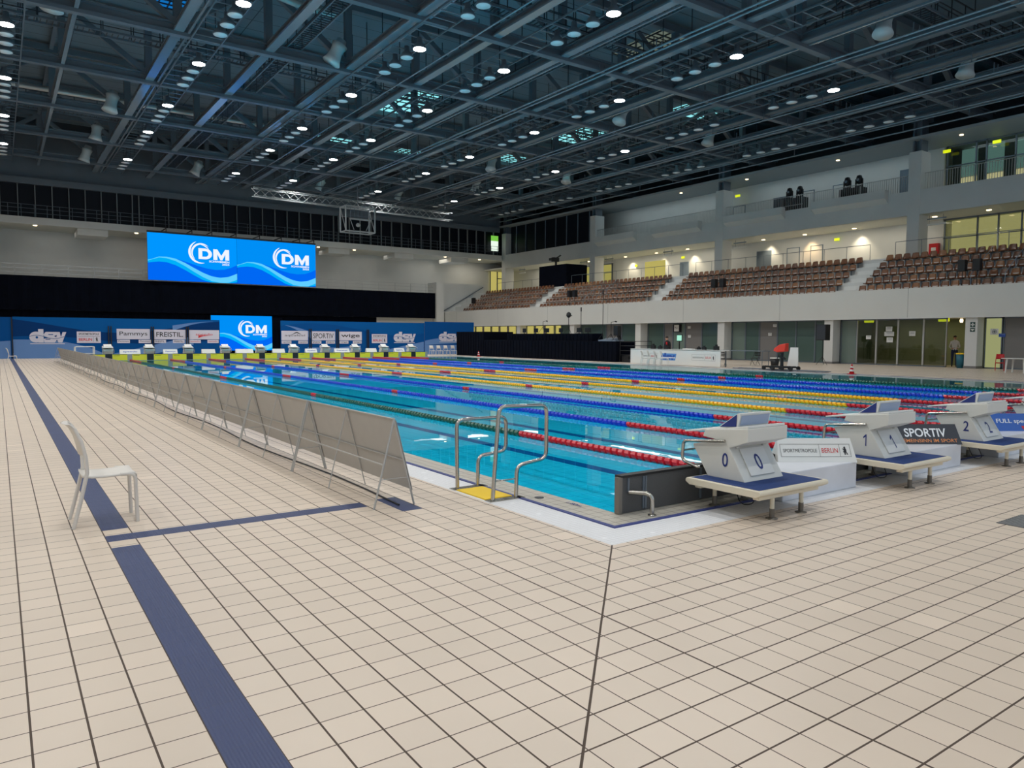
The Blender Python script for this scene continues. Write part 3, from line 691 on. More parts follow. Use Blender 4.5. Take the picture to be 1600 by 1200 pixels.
t, w_ = backdrop(x0, 9.95, 2.93, 'wide blue printed wall with white sponsor signs left of the standing screen', [
    (cv(lambda x: 2.93, 0, 13.8), cv(lambda x: min(2.9, 2.35+.5*math.sin(x*.38+2.2)), 0, 13.8), mat('backdrop_mid', (0, 84, 150), .8, spec=.15)),
    (cv(lambda x: min(2.9, 2.35+.5*math.sin(x*.38+2.2)), 0, 13.8), cv(lambda x: 1.3+.3*math.sin(x*.4+1), 0, 13.8), B_DARK),
    (cv(lambda x: max(.02, 1.34-.006*x*x*x), 0, 5.9), cv(lambda x: 0.0, 0, 5.9), B_PALE),
    (cv(lambda x: max(.0, .10+.24*(x-5.4)), 5.0, 11.8), cv(lambda x: max(.0, .24*(x-7.9)), 5.0, 11.8), B_PALE),
    (cv(lambda x: 2.45+.35*math.sin((x-10.3)/3*1.5), 10.3, 13.3), cv(lambda x: 2.05+.74*math.sin((x-10.3)/3*1.5), 10.3, 13.3), B_PALE)])
mb = MB(); dsv(mb, .95, 1.1, 2.25, .98); mb.build('logo', w_)
mb = MB(); berlin_square(mb, 3.85, 5.38, 1.10, 1.93); mb.build('sponsor_sign', w_)
for args in ((6.43,8.69,1.38,2.15,'Pammys'), (8.95,11.23,1.38,2.13,'FREISTIL.')):
    mb = MB(); sign(mb, *args, fx=.84, fz=.5, bold=.03 if 'F' in args[4] else 0.005); mb.build('sponsor_sign', w_)
mb = MB(); sign(mb, 11.48, 13.75, 1.38, 2.12, 'speedo', M_INKR, .01, .56, .34); mb.add([(12.2,-.03,1.70), (13.1,-.03,1.70), (12.15,-.03,1.48), (12.5,-.03,1.62)], [(0,1,3,2)], M_INKR); mb.build('sponsor_sign', w_)
for a, txt, mt in ((6.45,'Pammys',None), (7.9,'Pammys',None), (8.96,'FREISTIL.',None), (10.3,'FREISTIL.',None), (11.5,'speedo',M_INKR), (12.85,'speedo',M_INKR)):
    mb = MB(); sign(mb, a, a+.85, 1.09, 1.34, txt, mt, .02, .8, .5); mb.build('sponsor_sign', w_)
for a in (5.85, 6.02, 8.75, 8.9, 11.25, 11.40):
    mb = MB(); mb.box(a, a+.07, -.14, -.08, 0, 2.35, M_BLACK); mb.build('support_post', t)
t, w_ = backdrop(14.87, 28.55, 2.98, 'wide blue printed wall with white sponsor signs right of the standing screen', [
    (cv(lambda x: 2.6-.16*(x-.3)**1.5, .3, 3.4), cv(lambda x: 2.6-.36*(x-.3)**1.35, .3, 3.4), B_PALE),
    (cv(lambda x: 2.97, 0, 13.6), cv(lambda x: min(2.9, 2.3+.5*math.sin(x*.38+.5)), 0, 13.6), MATS['backdrop_mid']),
    (cv(lambda x: 1.0-.16*x+.02*x*x if x > 2 else 1.2, 2.3, 7.2), cv(lambda x: .0, 2.3, 7.2), B_PALE),
    (cv(lambda x: .05+.24*(x-8.0)-.006*(x-8)**2, 8.0, 13.6), cv(lambda x: 0.0, 8.0, 13.6), B_PALE)])
mb = MB(); sign(mb, .05, 2.35, 1.32, 2.12, 'aquafeel', M_INKB, .0, .76, .26, ); mb.strip([(.8,1.78), (1.0,1.84), (1.25,2.0), (1.4,2.03), (1.6,1.92), (1.8,1.80)], [(.8,1.77), (1.0,1.80), (1.25,1.92), (1.4,1.94), (1.6,1.86), (1.8,1.79)], -.03, -.025, M_INKB); mb.build('sponsor_sign', w_)
mb = MB(); sign(mb, 2.65, 4.8, 1.32, 2.10, 'SPORTIV', M_INKB, .01, .86, .56); mb.build('sponsor_sign', w_)
mb = MB(); sign(mb, 5.15, 7.3, 1.32, 2.10, 'wige', M_INKB, .03, .82, .5); mb.build('sponsor_sign', w_)
mb = MB(); berlin_square(mb, 8.28, 9.8, 1.08, 1.90); mb.build('sponsor_sign', w_)
mb = MB(); dsv(mb, 10.45, 1.18, 2.3, .95); mb.build('logo', w_)
for a, txt in ((.06,'aquafeel'), (1.5,'aquafeel'), (2.7,'SPORTIV'), (3.95,'SPORTIV'), (5.2,'wige'), (6.45,'wige')):
    mb = MB(); sign(mb, a, a+.83, 1.03, 1.28, txt, None, .02, .8, .5); mb.build('sponsor_sign', w_)
for a in (2.42, 2.58, 4.88, 5.05, 7.75, 7.9):
    mb = MB(); mb.box(a, a+.07, -.14, -.08, 0, 2.3, M_BLACK); mb.build('support_post', t)
t, w_ = backdrop(28.6, 34.1, 3.12, 'short blue printed wall right of the long one, behind the white chairs', [
    (cv(lambda x: 1.3+.25*math.sin(x*.8), 0, 5.4), cv(lambda x: .9+.05*x, 0, 5.4), B_PALE), (cv(lambda x: .9, 0, 5.4), cv(lambda x: .0, 0, 5.4), B_PALE)])
mb = MB(); dsv(mb, 1.5, 1.25, 2.3, .92); mb.build('logo', w_)
t, w_ = backdrop(-14, -3.93, 2.9, 'blue printed wall at the left edge behind the far white chair', [(cv(lambda x: .9+.35*(x/10)**2, 0, 10), cv(lambda x: .0, 0, 10), B_PALE)])
mb = MB(); mb.box(-3.93, -3.86, 56.9, 57.1, 0, 2.9, M_BLACK); tag(mb.build('support_post'), 'dark post between the two printed walls behind the far white chair', 'post')

# black cloth behind the walls and along the far gallery
def drape(x0, x1, y, z0, z1, lab, axis='x', amp=.06, step=.35):
    mb = MB(); n = int(abs(x1-x0)/step); vs = []
    for i in range(n+1):
        q = x0+(x1-x0)*i/n; d = amp*math.sin(i*1.9)+amp*.5*math.sin(i*.73)
        for z in (z0, z1): vs.append((q, y+d, z) if axis == 'x' else (y+d, q, z))
    vs += [(v[0]+(0 if axis == 'x' else .05), v[1]+(.05 if axis == 'x' else 0), v[2]) for v in vs]; N = 2*(n+1)
    fs = []
    for i in range(n): a = 2*i; fs.append((a, a+2, a+3, a+1)); fs.append((N+a, N+a+1, N+a+3, N+a+2)); fs.append((a+1, a+3, N+a+3, N+a+1)); fs.append((a, N+a, N+a+2, a+2))
    mb.add(vs, fs, M_CLOTH, False); o = mb.build('black_drape'); return tag(o, lab, 'curtain')
drape(-14, 39.7, 74.9, 3.95, 7.05, 'long black cloth hanging along the far gallery below the big screens')
drape(9.6, 15.2, 57.6, 0, 3.2, 'black cloth standing behind the lower bright screen')
drape(-14, 32.0, 75.3, 0, 3.95, 'black cloth behind the printed walls below the far gallery')
# ------------------------------------------------------------------ building shell
def S(name, *boxes, bev=0):
    mb = MB()
    for b in boxes: mb.box(*b)
    return struct(mb.build(name, bevel=bev))
M_CEIL = mat('gallery_ceiling', (196, 196, 186), .7)
S('ceiling', (-14.4, 57, -14, 84, 21.6, 21.8, M_DECK))
# far wall: upper gallery fascia, recess below, wall behind, lower wall
S('wall_far', (-14, 51.0, 77.0, 77.35, 11.95, 12.60, M_WALL), (-14, 57, 77.35, 84, 11.95, 12.2, M_CEIL), (-14, 57, 82, 82.3, 0, 12, M_WALL), (-14, 57, 82, 82.3, 12.2, 21.6, M_DARKSTEEL),
  (-14, 40, 75.4, 82, 6.7, 6.95, M_WALL), (-14, 40, 75.5, 75.8, 0, 6.7, M_WALL), (-14, 51, 77.5, 77.9, 15.7, 16.3, M_STEEL), (-14, 51, 77.0, 77.5, 20.2, 21.6, M_DARKSTEEL), (-14, 51.4, 77.95, 78.05, 16.3, 21.6, M_STEEL))
S('wall_left', (-14.4, -14, -14, 84, 0, 21.6, M_WALL))
for i, (a, b) in enumerate(((-14, 7), (7, 28), (28, 51.2))):
    struct_o = MB(); struct_o.box(a, b, 77.85, 77.9, 12.6, 15.7, M_DARKGLASS); t = struct(struct_o.build('window_%d' % (i+1)))
    mb = MB(); x = a+.3
    while x < b: mb.box(x, x+.07, 77.55, 77.8, 12.6, 15.7, M_ALUD); x += 1.36
    mb.build('window_frame', t)
mb = MB(); x = -13.8
while x < 51: mb.box(x, x+.04, 77.25, 77.29, 12.6, 13.75, M_STEEL); x += 1.36*.75
for z in (13.0, 13.4, 13.75): mb.box(-14, 51, 77.25, 77.29, z, z+.035, M_STEEL)
tag(mb.build('gallery_railing'), 'thin steel railing in front of the dark glazing high on the far wall', 'railing')
mb = MB(); x = -13.8
while x < 39.6: mb.box(x, x+.05, 75.5, 75.55, 6.95, 8.12, M_ALU); x += 2.1
for z in (7.35, 7.75, 8.1): mb.box(-14, 39.8, 75.5, 75.55, z, z+.04, M_ALU)
tag(mb.build('gallery_railing'), 'steel railing above the long black cloth at the far gallery', 'railing')
for i, x in enumerate((1.9, 12.2, 27.0, 35.4, 43.4)):
    mb = MB(); mb.box(x, x+2.6, 77.4, 80.6, 11.32, 11.95, M_WALL)
    tag(mb.build('ceiling_box', bevel=.02), 'white box hanging under the far gallery edge, %s from the left' % ordinal(i+1), 'ventilation box', 'boxes under the far gallery')
for i, x in enumerate((-1.5, 7.05, 12.9, 18.4, 25.9, 30.3, 42.7, 45.7, 47.9)):
    mb = MB(); mb.lathe([(.16,0), (.16,.05)], M_WARM, (x, 77.7, 11.90), 12); tag(mb.build('downlight'), 'small round warm downlight under the far gallery, %s from the left' % ordinal(i+1), 'ceiling light', 'far gallery downlights')
# end wall of the stand with its slanted stringer
mb = MB(); mb.box(39.75, 40.8, 74.7, 77, 0, 8.4, M_WALL); mb.box(40.8, 47.1, 75.3, 77, 0, 8.4, M_WALL); struct(mb.build('wall_stand'))
mb = MB(); mb.tube([(41.0,75.2,4.9), (46.9,75.2,8.1)], .05, M_STEEL, 8); tag(mb.build('stair_handrail'), 'slanted dark handrail on the white end wall of the stand', 'handrail')

# right side: ground floor
YB = 75.3
S('wall_right', (41.0, 41.16, -14, YB, 2.95, 4.78, M_PARAPET), (40.97, 41.19, -14, YB, 2.93, 2.99, M_WALL), (41.1, 57, -14, 77, 2.97, 3.2, M_CEIL), (45.9, 46.1, -14, 77, 0, 2.97, M_OLIVE),
  (55.4, 55.6, 22.9, 84, 7.2, 10.9, M_WALL), (51.4, 51.6, -14, 77, 10.9, 12.70, M_WALL), (51.5, 57, -14, 84, 10.9, 11.1, M_CEIL), (51.5, 57, -14, 84, 12.4, 12.6, M_WALL),
  (55.4, 55.6, 22.9, 84, 12.6, 16.4, M_WALL), (51.2, 57, -14, 84, 16.4, 16.6, mat('upper_ceiling', (150, 156, 158), .6)), (55.9, 56.1, -14, 84, 16.6, 21.6, M_DARKSTEEL), (56.8, 57, -14, 84, 0, 16.6, M_WALL))
for i, y in enumerate((14.1, 22.95, 31.95, 40.95, 49.95, 58.95)):
    mb = MB(); mb.box(41.15, 42.0, y, y+.65, 0, 2.97, M_WALL); mb.box(41.13, 42.02, y-.02, y+.67, 0, .14, M_GREYDOOR)
    tag(mb.build('support_column', bevel=.01), 'white square column on the right deck under the stand, %s from the right' % ordinal(i+1), 'column', 'columns under the stand')
for i, y in enumerate((22.6, 40.6, 58.6, 76.6)):
    t = empty('hall_column', (52.0, y+.5, 7.2), 0, 'tall pale column with dark steel top rising through the right galleries, %s from the right' % ordinal(i+1), 'column', 'tall gallery columns')
    mb = MB(); mb.box(-.62, .75, -.45, .45, 0, 8.35, M_WALL); mb.build('shaft', t, .01)
    mb = MB(); mb.box(-.42, .55, -.32, -.2, 8.35, 11.2, M_STEEL); mb.box(-.42, .55, .2, .32, 8.35, 11.2, M_STEEL); mb.box(-.1, .1, -.3, .3, 8.35, 11.2, M_STEEL); mb.box(-.7, .8, -.55, .55, 10.6, 11.3, M_STEEL); mb.build('steel_top', t)
# step boxes on the fascia
for i, (a, b) in enumerate(((25.0, 31.2), (34.0, 40.2), (43.2, 49.4), (52.0, 58.2))):
    mb = MB(); mb.prism([(51.40, 12.0), (50.85, 12.35), (50.85, 12.98), (51.40, 12.98)], a, b, M_WALL, 'xz')
    tag(mb.build('fascia_box'), 'white box projecting from the upper gallery edge, %s from the right' % ordinal(i+1), 'ledge box', 'boxes on the upper gallery edge')
# ground floor glass front
segs = [(4, 13.1, 'grey'), (13.15, 14.05, 'lit'), (16.13, 17.49, 'glass'), (17.49, 19.06, 'glass'), (19.06, 20.45, 'glass'), (20.45, 21.78, 'glass'), (21.78, 22.9, 'frost'), (23.65, 24.81, 'dark'), (24.81, 26.32, 'green'), (26.32, 27.84, 'green'), (27.84, 29.39, 'door'), (29.39, 30.65, 'green'), (30.65, 31.9, 'frost'), (32.65, 34.89, 'green'), (34.89, 36.65, 'door'), (36.65, 38.0, 'frost'), (38.0, 39.0, 'door'), (39.0, 40.9, 'green'), (41.65, 44.2, 'green'), (44.2, 46.3, 'door'), (46.3, 49.9, 'dark'), (50.65, 53, 'dark'), (53, 58.9, 'lit2'), (59.7, 75, 'lit2')]
M_LIT = glow('lit_pane', (204, 194, 136), .85); M_LIT2 = glow('lit_pane_yellow', (214, 200, 112), .7)
n_w = 10
for a, b, k in segs:
    mb = MB(); mt = {'grey': M_GREYDOOR, 'lit': glow('first_aid_pane', (186, 190, 134), .6) if k == 'lit' else None, 'glass': M_GLASS, 'green': M_FROST2, 'frost': M_FROST, 'dark': M_FROST2, 'door': M_GREYDOOR, 'lit2': M_LIT2}[k]
    n_w += 1; mb.box(42.05, 42.08, a+.04, b-.04, .05, 2.97, mt); t = struct(mb.build(('door_%d' if k == 'door' else 'window_%d') % n_w))
    f = MB(); f.box(42.0, 42.12, a, a+.05, 0, 2.97, M_ALU if k == 'glass' else M_STEEL); f.box(42.0, 42.12, b-.05, b, 0, 2.97, M_ALU if k == 'glass' else M_STEEL); f.box(42.0, 42.12, a, b, 0, .07, M_STEEL); f.box(42.0, 42.12, a, b, 2.88, 2.97, M_STEEL); f.build('window_frame', t)
    if k == 'lit2':
        f = MB(); y = a+.9
        while y < b: f.box(42.0, 42.05, y, y+.35, 0, 2.9, M_OLIVE if int(y*3) % 2 else M_GREYDOOR); y += 1.7
        f.build('window_frame', t)
S('wall_corridor', (42.1, 46, 22.85, 23.0, 0, 2.97, mat('corridor_green', (96, 112, 96), .7)), (42.1, 46, 14.2, 14.35, 0, 2.97, M_OLIVE), (44.6, 44.7, 23, 75, 0, 2.97, mat('corridor_dark', (92, 108, 104), .7)))
def area_light(name, loc, sx, sy, power, rgb, rot=(0,0,0), parent=None, cam_vis=True):
    l = bpy.data.lights.new(name, 'AREA'); l.shape = 'RECTANGLE'; l.size = sx; l.size_y = sy; l.energy = power; l.color = rgb
    o = bpy.data.objects.new(name, l); col.objects.link(o); o.location = loc; o.rotation_euler = rot
    if parent: o.parent = parent
    return o
for i, (y, z) in enumerate(((21.3, 2.86), (16.6, 2.86))):
    t = empty('exit_light', (42.6, y, z), 0, 'yellow green glowing escape sign lamp behind the glass doors, %s one' % ('left', 'right')[i], 'exit sign', 'escape lamps behind the glass doors')
    mb = MB(); mb.box(-.05, .05, -.32, .32, -.11, .11, M_EXIT); mb.build('glowing_panel', t, .03)
area_light('corridor_light', (44.2, 18.5, 2.9), 1.2, 6, 26, (1, .93, .6))
area_light('corridor_light', (43.4, 35, 2.9), .8, 18, 60, (.8, 1, .92))
mb = MB(); mb.lathe([(.07,0), (.09,.1), (.07,.22)], M_WARM, (43.3, 15.9, 2.7), 12); tag(mb.build('wall_lamp'), 'bright warm lamp above the open doorway', 'lamp')
# papers, signs and clock on the glass front
def plate(y, z, w, h, mt, name, lab, cat, x=41.985, lines=0, tint=None):
    mb = MB(); mb.box(x-.008, x, y-w/2, y+w/2, z-h/2, z+h/2, mt)
    for i in range(lines): mb.box(x-.011, x-.008, y-w*.36, y+w*(.36-.1*(i%2)), z+h*.28-i*h*.16, z+h*.33-i*h*.16, tint or M_STEEL)
    return tag(mb.build(name), lab, cat)
plate(19.62, 2.32, .42, .30, M_WHITE, 'paper_notice', 'top paper notice on the glass door left of the door centre', 'notice', lines=3)
plate(19.6, 2.0, .62, .28, M_WHITE, 'paper_notice', 'middle wide paper notice on the glass door', 'notice', lines=2)
plate(19.55, 1.62, .40, .32, M_WHITE, 'paper_notice', 'lowest paper notice on the glass door', 'notice', lines=3)
plate(18.15, 2.02, .38, .30, M_WHITE, 'paper_notice', 'paper notice alone on the middle glass pane', 'notice', lines=3)
plate(20.95, 1.78, .34, .24, M_WHITE, 'paper_notice', 'paper notice on the left glass pane of the lit doors', 'notice', lines=2)
plate(28.45, 1.98, .30, .22, M_WHITE, 'paper_notice', 'small notice at the middle of the grey door behind the camera', 'notice', lines=2)
plate(28.05, 2.62, .30, .22, M_WHITE, 'paper_notice', 'small notice near the top of the grey door behind the camera', 'notice', lines=2)
plate(36.2, 2.56, .30, .22, M_WHITE, 'paper_notice', 'upper notice on the grey door right of the wall clock', 'notice', lines=2)
plate(36.15, 1.82, .30, .22, M_WHITE, 'paper_notice', 'lower notice on the grey door right of the wall clock', 'notice', lines=2)
plate(44.6, 2.55, .34, .24, M_WHITE, 'paper_notice', 'small notice on the grey door behind the black loudspeaker', 'notice', lines=2)
plate(13.55, 2.12, .42, .34, M_WHITE, 'first_aid_sign', 'round cross sign on the pale lit pane right of the column', 'sign')
mb = MB(); mb.tube([(41.97, 13.55+.11*math.cos(t), 2.12+.11*math.sin(t)) for t in [2*math.pi*i/16 for i in range(16)]], .012, M_STEEL, 5, True); mb.box(41.965, 41.975, 13.53, 13.57, 2.05, 2.19, M_STEEL); mb.box(41.965, 41.975, 13.48, 13.62, 2.10, 2.14, M_STEEL); tag(mb.build('cross_symbol'), 'thin grey cross in a ring on the pale lit pane', 'sign')
plate(13.15, 1.92, .34, .20, M_INKBL, 'door_sign', 'small blue door sign beside the cross sign', 'sign', lines=1, tint=M_WHITE)
M_SIGNG = mat('dark_green_sign', (24, 62, 56), .5)
t = plate(14.35, 2.52, .26, .30, M_SIGNG, 'rescue_sign', 'dark green cross sign at the top of the right column', 'sign', x=41.14)
mb = MB(); mb.box(41.125, 41.13, 14.32, 14.38, 2.42, 2.62, M_WHITE); mb.box(41.125, 41.13, 14.25, 14.45, 2.49, 2.55, M_WHITE); mb.build('symbol', t)
t = plate(14.35, 2.22, .26, .22, M_SIGNG, 'arrow_sign', 'dark green arrow sign below the cross sign on the right column', 'sign', x=41.14)
mb = MB(); mb.add([(41.128, 14.45, 2.26), (41.128, 14.25, 2.26), (41.128, 14.35, 2.15)], [(0,1,2)], M_WHITE); mb.build('symbol', t)
t = empty('wall_clock', (41.93, 37.45, 2.5), 0, 'square white wall clock with black case hanging above the white desk', 'clock')
mb = MB(); mb.box(-.06, .06, -.40, .40, -.33, .33, M_BLACK); mb.build('case', t)
mb = MB(); mb.box(-.07, -.06, -.24, .28, -.27, .27, M_WHITE); mb.build('dial', t)
mb = MB(); mb.bar((-.075,.02,0), (-.075,.18,.08), .01, .03, M_BLACK); mb.bar((-.075,.02,0), (-.075,-.12,.02), .01, .03, M_BLACK); mb.build('clock_hand', t)
mb = MB(); mb.box(43.4, 43.7, 15.0, 15.35, 1.35, 2.15, M_YELLOW); tag(mb.build('wall_box'), 'yellow box on the wall inside the open doorway', 'box')
t = empty('waste_bin', (41.3, 15.0, 0), 0, 'dark teal waste bin with yellow rim beside the right column', 'bin')
mb = MB(); mb.lathe([(.18,0), (.23,.80)], M_TEAL, n=18); mb.build('tub', t); mb = MB(); mb.lathe([(.24,.80), (.25,.87), (.2,.88)], M_YELLOW, n=18); mb.build('rim', t)

# the stand: steps, stairs, seats
steps = MB(); Z0 = 4.35
for i in range(5): steps.box(41.16+.82*i, 45.4, -14, YB, (4.0 if i == 0 else Z0+.56*(i-1)), Z0+.56*i, M_WALL)
steps.box(45.4, 57, -14, 84, 6.6, 7.2, M_WALL)
struct(steps.build('floor_stand'))
AIS = (22.5, 40.0, 57.3)
for i, y in enumerate(AIS):
    mb = MB()
    for k in range(10): mb.box(41.2+.41*k, 45.4, y-.55, y+.55, Z0-.3+.28*k, Z0+.02+.28*k, M_WHITE)
    t = mb.build('stairway'); tag(t, 'white stairs between the blocks of brown seats, %s from the right' % ordinal(i+1), 'stairs', 'stairs in the stand')
    mb = MB()
    for k in (0, 2, 4, 6): mb.box(41.19+.41*k, 41.2+.41*k, y+.2, y+.38, Z0-.15+.28*k, Z0-.07+.28*k, M_WARM)
    mb.build('step_light', t)
def seat_mesh(mt):
    mb = MB(); prof = [(-.20,.40), (-.17,.435), (.0,.42), (.13,.44), (.19,.52), (.215,.68), (.235,.80), (.25,.83)]; n = 5; vs = []
    for i, (x, z) in enumerate(prof):
        w = .248 if i < 5 else (.248-.022*(i-4)); 
        for j in range(n):
            u = j/(n-1)*2-1; vs.append((x-(.03*u*u if i > 3 else 0), w*u, z+(.02*u*u if i < 4 else -(.02*u*u if i > 5 else 0))))
    vs += [(x+.012, y, z-.02) for x, y, z in vs]; N = len(prof)*n; fs = []
    for i in range(len(prof)-1):
        for j in range(n-1): a = i*n+j; fs.append((a, a+1, a+n+1, a+n)); fs.append((N+a, N+a+n, N+a+n+1, N+a+1))
        for j in (0, n-1): a = i*n+j; fs.append((a, a+n, N+a+n, N+a))
    for j in range(n-1):
        for i in (0, len(prof)-1): a = i*n+j; fs.append((a, a+1, N+a+1, N+a))
    mb.add(vs, fs, mt, True); mb.box(-.03, .05, -.03, .03, 0, .41, M_STEEL); mb.box(-.05, .2, -.15, .15, .38, .41, M_DARKSTEEL)
    return mb
SB = [seat_mesh(m_) for m_ in M_WOOD]; SM = [b.mesh('stand_seat') for b in SB]
blocks = [(9.6, 21.75, 'right'), (23.25, 39.3, 'second from right'), (40.75, 56.6, 'third from right'), (58.0, 72.0, 'leftmost')]
allseats = []
for bi, (a, b, nm) in enumerate(blocks):
    n = int((b-a)/.57)
    for r in range(5):
        for k in range(n):
            y = b-.28-.57*k if bi == 0 else b-.28-.57*k
            if bi == 3 and r > 0 and y > 70.0-.0*r and r < 3: pass
            allseats.append((y, r, k, bi, nm, n))
allseats.sort(key=lambda s: s[0])
rest = MB()
for idx, (y, r, k, bi, nm, n) in enumerate(allseats):
    x = 41.80+.82*r; z = Z0+.56*r; q = random.choice((0, 0, 1, 2))
    if idx < 300:
        o = bpy.data.objects.new('stand_seat', SM[q]); col.objects.link(o); o.location = (x, y, z)
        tag(o, 'brown seat, %s row up, %s from left, %s block of the stand' % (ordinal(r+1), ordinal(k+1), nm), 'seat', 'brown seats of the right stand')
    else:
        s_ = SB[q]; rest.add([(vx+x, vy+y, vz+z) for vx, vy, vz in s_.v], [s_.f[i] for i in range(len(s_.f)) if s_.mats[s_.mi[i]] is not M_STEEL and s_.mats[s_.mi[i]] is not M_DARKSTEEL], s_.mats[0], True)
tag(rest.build('stand_seats', fix=False), 'many small brown seats in the far left part of the stand', 'seats', 'brown seats of the right stand', 'stuff')
def railing(x, y0, y1, z, h, lab, step=1.75, diag=False):
    mb = MB(); y = y0; mb.tube([(x, y0, z+h), (x, y1, z+h)], .022, M_STEEL, 6)
    while y <= y1+.01: mb.tube([(x, y, z), (x, y, z+h)], .02, M_STEEL, 6); y += (y1-y0)/max(1, round((y1-y0)/step))
    return tag(mb.build('back_railing'), lab, 'railing', 'railings behind the brown seats')
for a, b, nm in ((6, 21.6, 'right'), (23.4, 39.3, 'second from right'), (40.8, 56.5, 'third from right'), (58.2, 71.0, 'leftmost')): railing(46.2, a, b, 7.2, 1.15, 'thin dark railing behind the top row of the %s seat block' % nm)
for i, y in enumerate((14.0, 31.2, 48.6, 65.0)):
    for s in (-.9, .9):
        t = MB(); t.tube([(41.9, y+s, Z0), (41.9, y+s, Z0+1.1), (44.6, y+s, Z0+1.9+1.0), (44.6, y+s, Z0+1.6)], .02, M_STEEL2, 6); t.tube([(43.2, y+s, Z0+.6), (43.2, y+s, Z0+2.0)], .02, M_STEEL2, 6)
        tag(t.build('aisle_railing'), 'grey tube railing inside the %s seat block, %s one' % (blocks[i][2], 'right' if s < 0 else 'left'), 'railing', 'tube railings inside the seat blocks')
# lower gallery wall: doors, lights, entrance glazing
def wdoor(y0, y1, z0, z1, mt, name, frame=True, x=55.4):
    mb = MB(); mb.box(x-.03, x, y0, y1, z0, z1, mt); o = struct(mb.build(name))
    if frame: f = MB(); f.box(x-.06, x, y0-.06, y0, z0, z1+.06, M_STEEL2); f.box(x-.06, x, y1, y1+.06, z0, z1+.06, M_STEEL2); f.box(x-.06, x, y0, y1, z1, z1+.06, M_STEEL2); f.build('door_frame', o)
    return o
wdoor(38.2, 39.7, 7.2, 9.95, M_STEEL, 'door_41'); wdoor(35.2, 36.4, 7.2, 9.95, M_WALL, 'door_42'); wdoor(32.9, 34.0, 7.2, 9.95, M_WALL, 'door_43'); wdoor(48.3, 49.4, 7.2, 9.7, M_STEEL2, 'door_44')
wdoor(36.4, 38.0, 12.6, 14.75, M_DARKSTEEL, 'door_45'); wdoor(33.9, 35.2, 12.6, 14.9, M_WALL, 'door_46'); wdoor(30.7, 32.0, 12.6, 14.95, M_WALL, 'door_47'); wdoor(24.6, 26.2, 12.6, 15.2, M_STEEL2, 'door_48'); wdoor(41.3, 42.6, 12.6, 14.6, M_WALL, 'door_49')
for i, y in enumerate((18.8, 22.5, 29.3, 33.9, 38.2, 47.4, 51.8, 56.6, 63.0, 69.0)):
    t = empty('downlight', (54.2 if y > 23 else 53.4, y, 10.86), 0, 'small round warm downlight under the right gallery, %s from the right' % ordinal(i+1), 'ceiling light', 'right gallery downlights')
    mb = MB(); mb.lathe([(.16,0), (.16,.04)], M_WARM, n=12); mb.build('lens', t)
    if i % 2 == 0 or y > 40 or y == 33.9:
        l = bpy.data.lights.new('downlight_beam', 'SPOT'); l.energy = 260; l.color = (1, .86, .62) if i != 3 else (1, .66, .34); l.spot_size = R(95); l.spot_blend = .8; l.shadow_soft_size = .12
        o = bpy.data.objects.new('downlight_beam', l); col.objects.link(o); o.parent = t; o.location = (.55, 0, -.06); o.rotation_euler = (0, R(-8), 0)
area_light('gallery_fill', (53.6, 30, 10.85), 1.0, 14, 130, (1, .92, .76)); area_light('gallery_fill', (53.6, 50, 10.85), 1.0, 16, 150, (1, .92, .76)); area_light('gallery_fill', (53.6, 69, 10.85), 1.0, 12, 150, (1, .92, .76)); area_light('gallery_fill', (46, 79.5, 11.8), 8, 2, 130, (1, .92, .78)); area_light('gallery_fill', (20, 80, 11.8), 44, 1, 130, (1, .95, .88))  # wide warm area lights added to brighten the right and far galleries
for y_ in (14, 32, 50): area_light('upper_gallery_fill', (53.6, y_, 16.35), 1.0, 15, 75, (.74, .92, 1))  # cool area lights added to lift the dark upper gallery wall
for i_, y_ in enumerate((20.5, 30.0, 39.0, 47.0, 64.0, 71.0)):
    mb = MB(); mb.lathe([(.13,0), (.13,.04)], M_WARM, (52.6, y_, 16.36), 12); tag(mb.build('downlight'), 'small round downlight under the upper right gallery ceiling, %s from the right' % ordinal(i_+1), 'ceiling light', 'upper gallery downlights')
for i, (y, z, w) in enumerate(((31.5, 10.3, .7), (49.0, 10.25, .6), (56.0, 9.9, .5))):
    mb = MB(); mb.box(55.25, 55.32, y-w*.32, y+w*.32, z-.11, z+.11, M_EXIT); tag(mb.build('exit_sign'), 'glowing yellow green escape sign on the lower gallery wall, %s from the right' % ordinal(i+1), 'exit sign', 'escape signs on the gallery walls')
for i, (y, z) in enumerate(((41.6, 15.5), (19.0, 15.9), (22.4, 15.9), (16.0, 16.0))):
    mb = MB(); mb.box(54.6, 54.7, y-.26, y+.26, z-.11, z+.11, M_EXIT); tag(mb.build('exit_sign'), 'glowing yellow green escape sign in the upper right gallery, %s' % ('far left one','second from right','beside the tall column','rightmost')[i], 'exit sign', 'escape signs on the gallery walls')
t = empty('fire_extinguisher_cabinet', (55.3, 23.28, 7.2), 0, 'red cabinet on the wall behind the right seat block', 'cabinet'); mb = MB(); mb.box(-.25, .05, -.35, .35, 0, 1.9, M_RED); mb.build('case', t); mb = MB(); mb.box(-.26, -.25, -.18, .18, 1.35, 1.6, M_WHITE); mb.build('pictogram', t)
def glazed(x, y0, y1, z0, z1, ys, name, back, lab=None):
    mb = MB(); mb.box(x, x+.03, y0, y1, z0, z1, M_GLASS); o = struct(mb.build(name)); f = MB()
    for y in ys: f.box(x-.06, x+.06, y-.05, y+.05, z0, z1, M_STEEL)
    f.box(x-.06, x+.06, y0, y1, z1-.12, z1, M_STEEL); f.box(x-.06, x+.06, y0, y1, z0+2.2 if z1-z0 > 3 else z1-.3, z0+2.28 if z1-z0 > 3 else z1-.2, M_STEEL); f.build('window_frame', o)
    return o
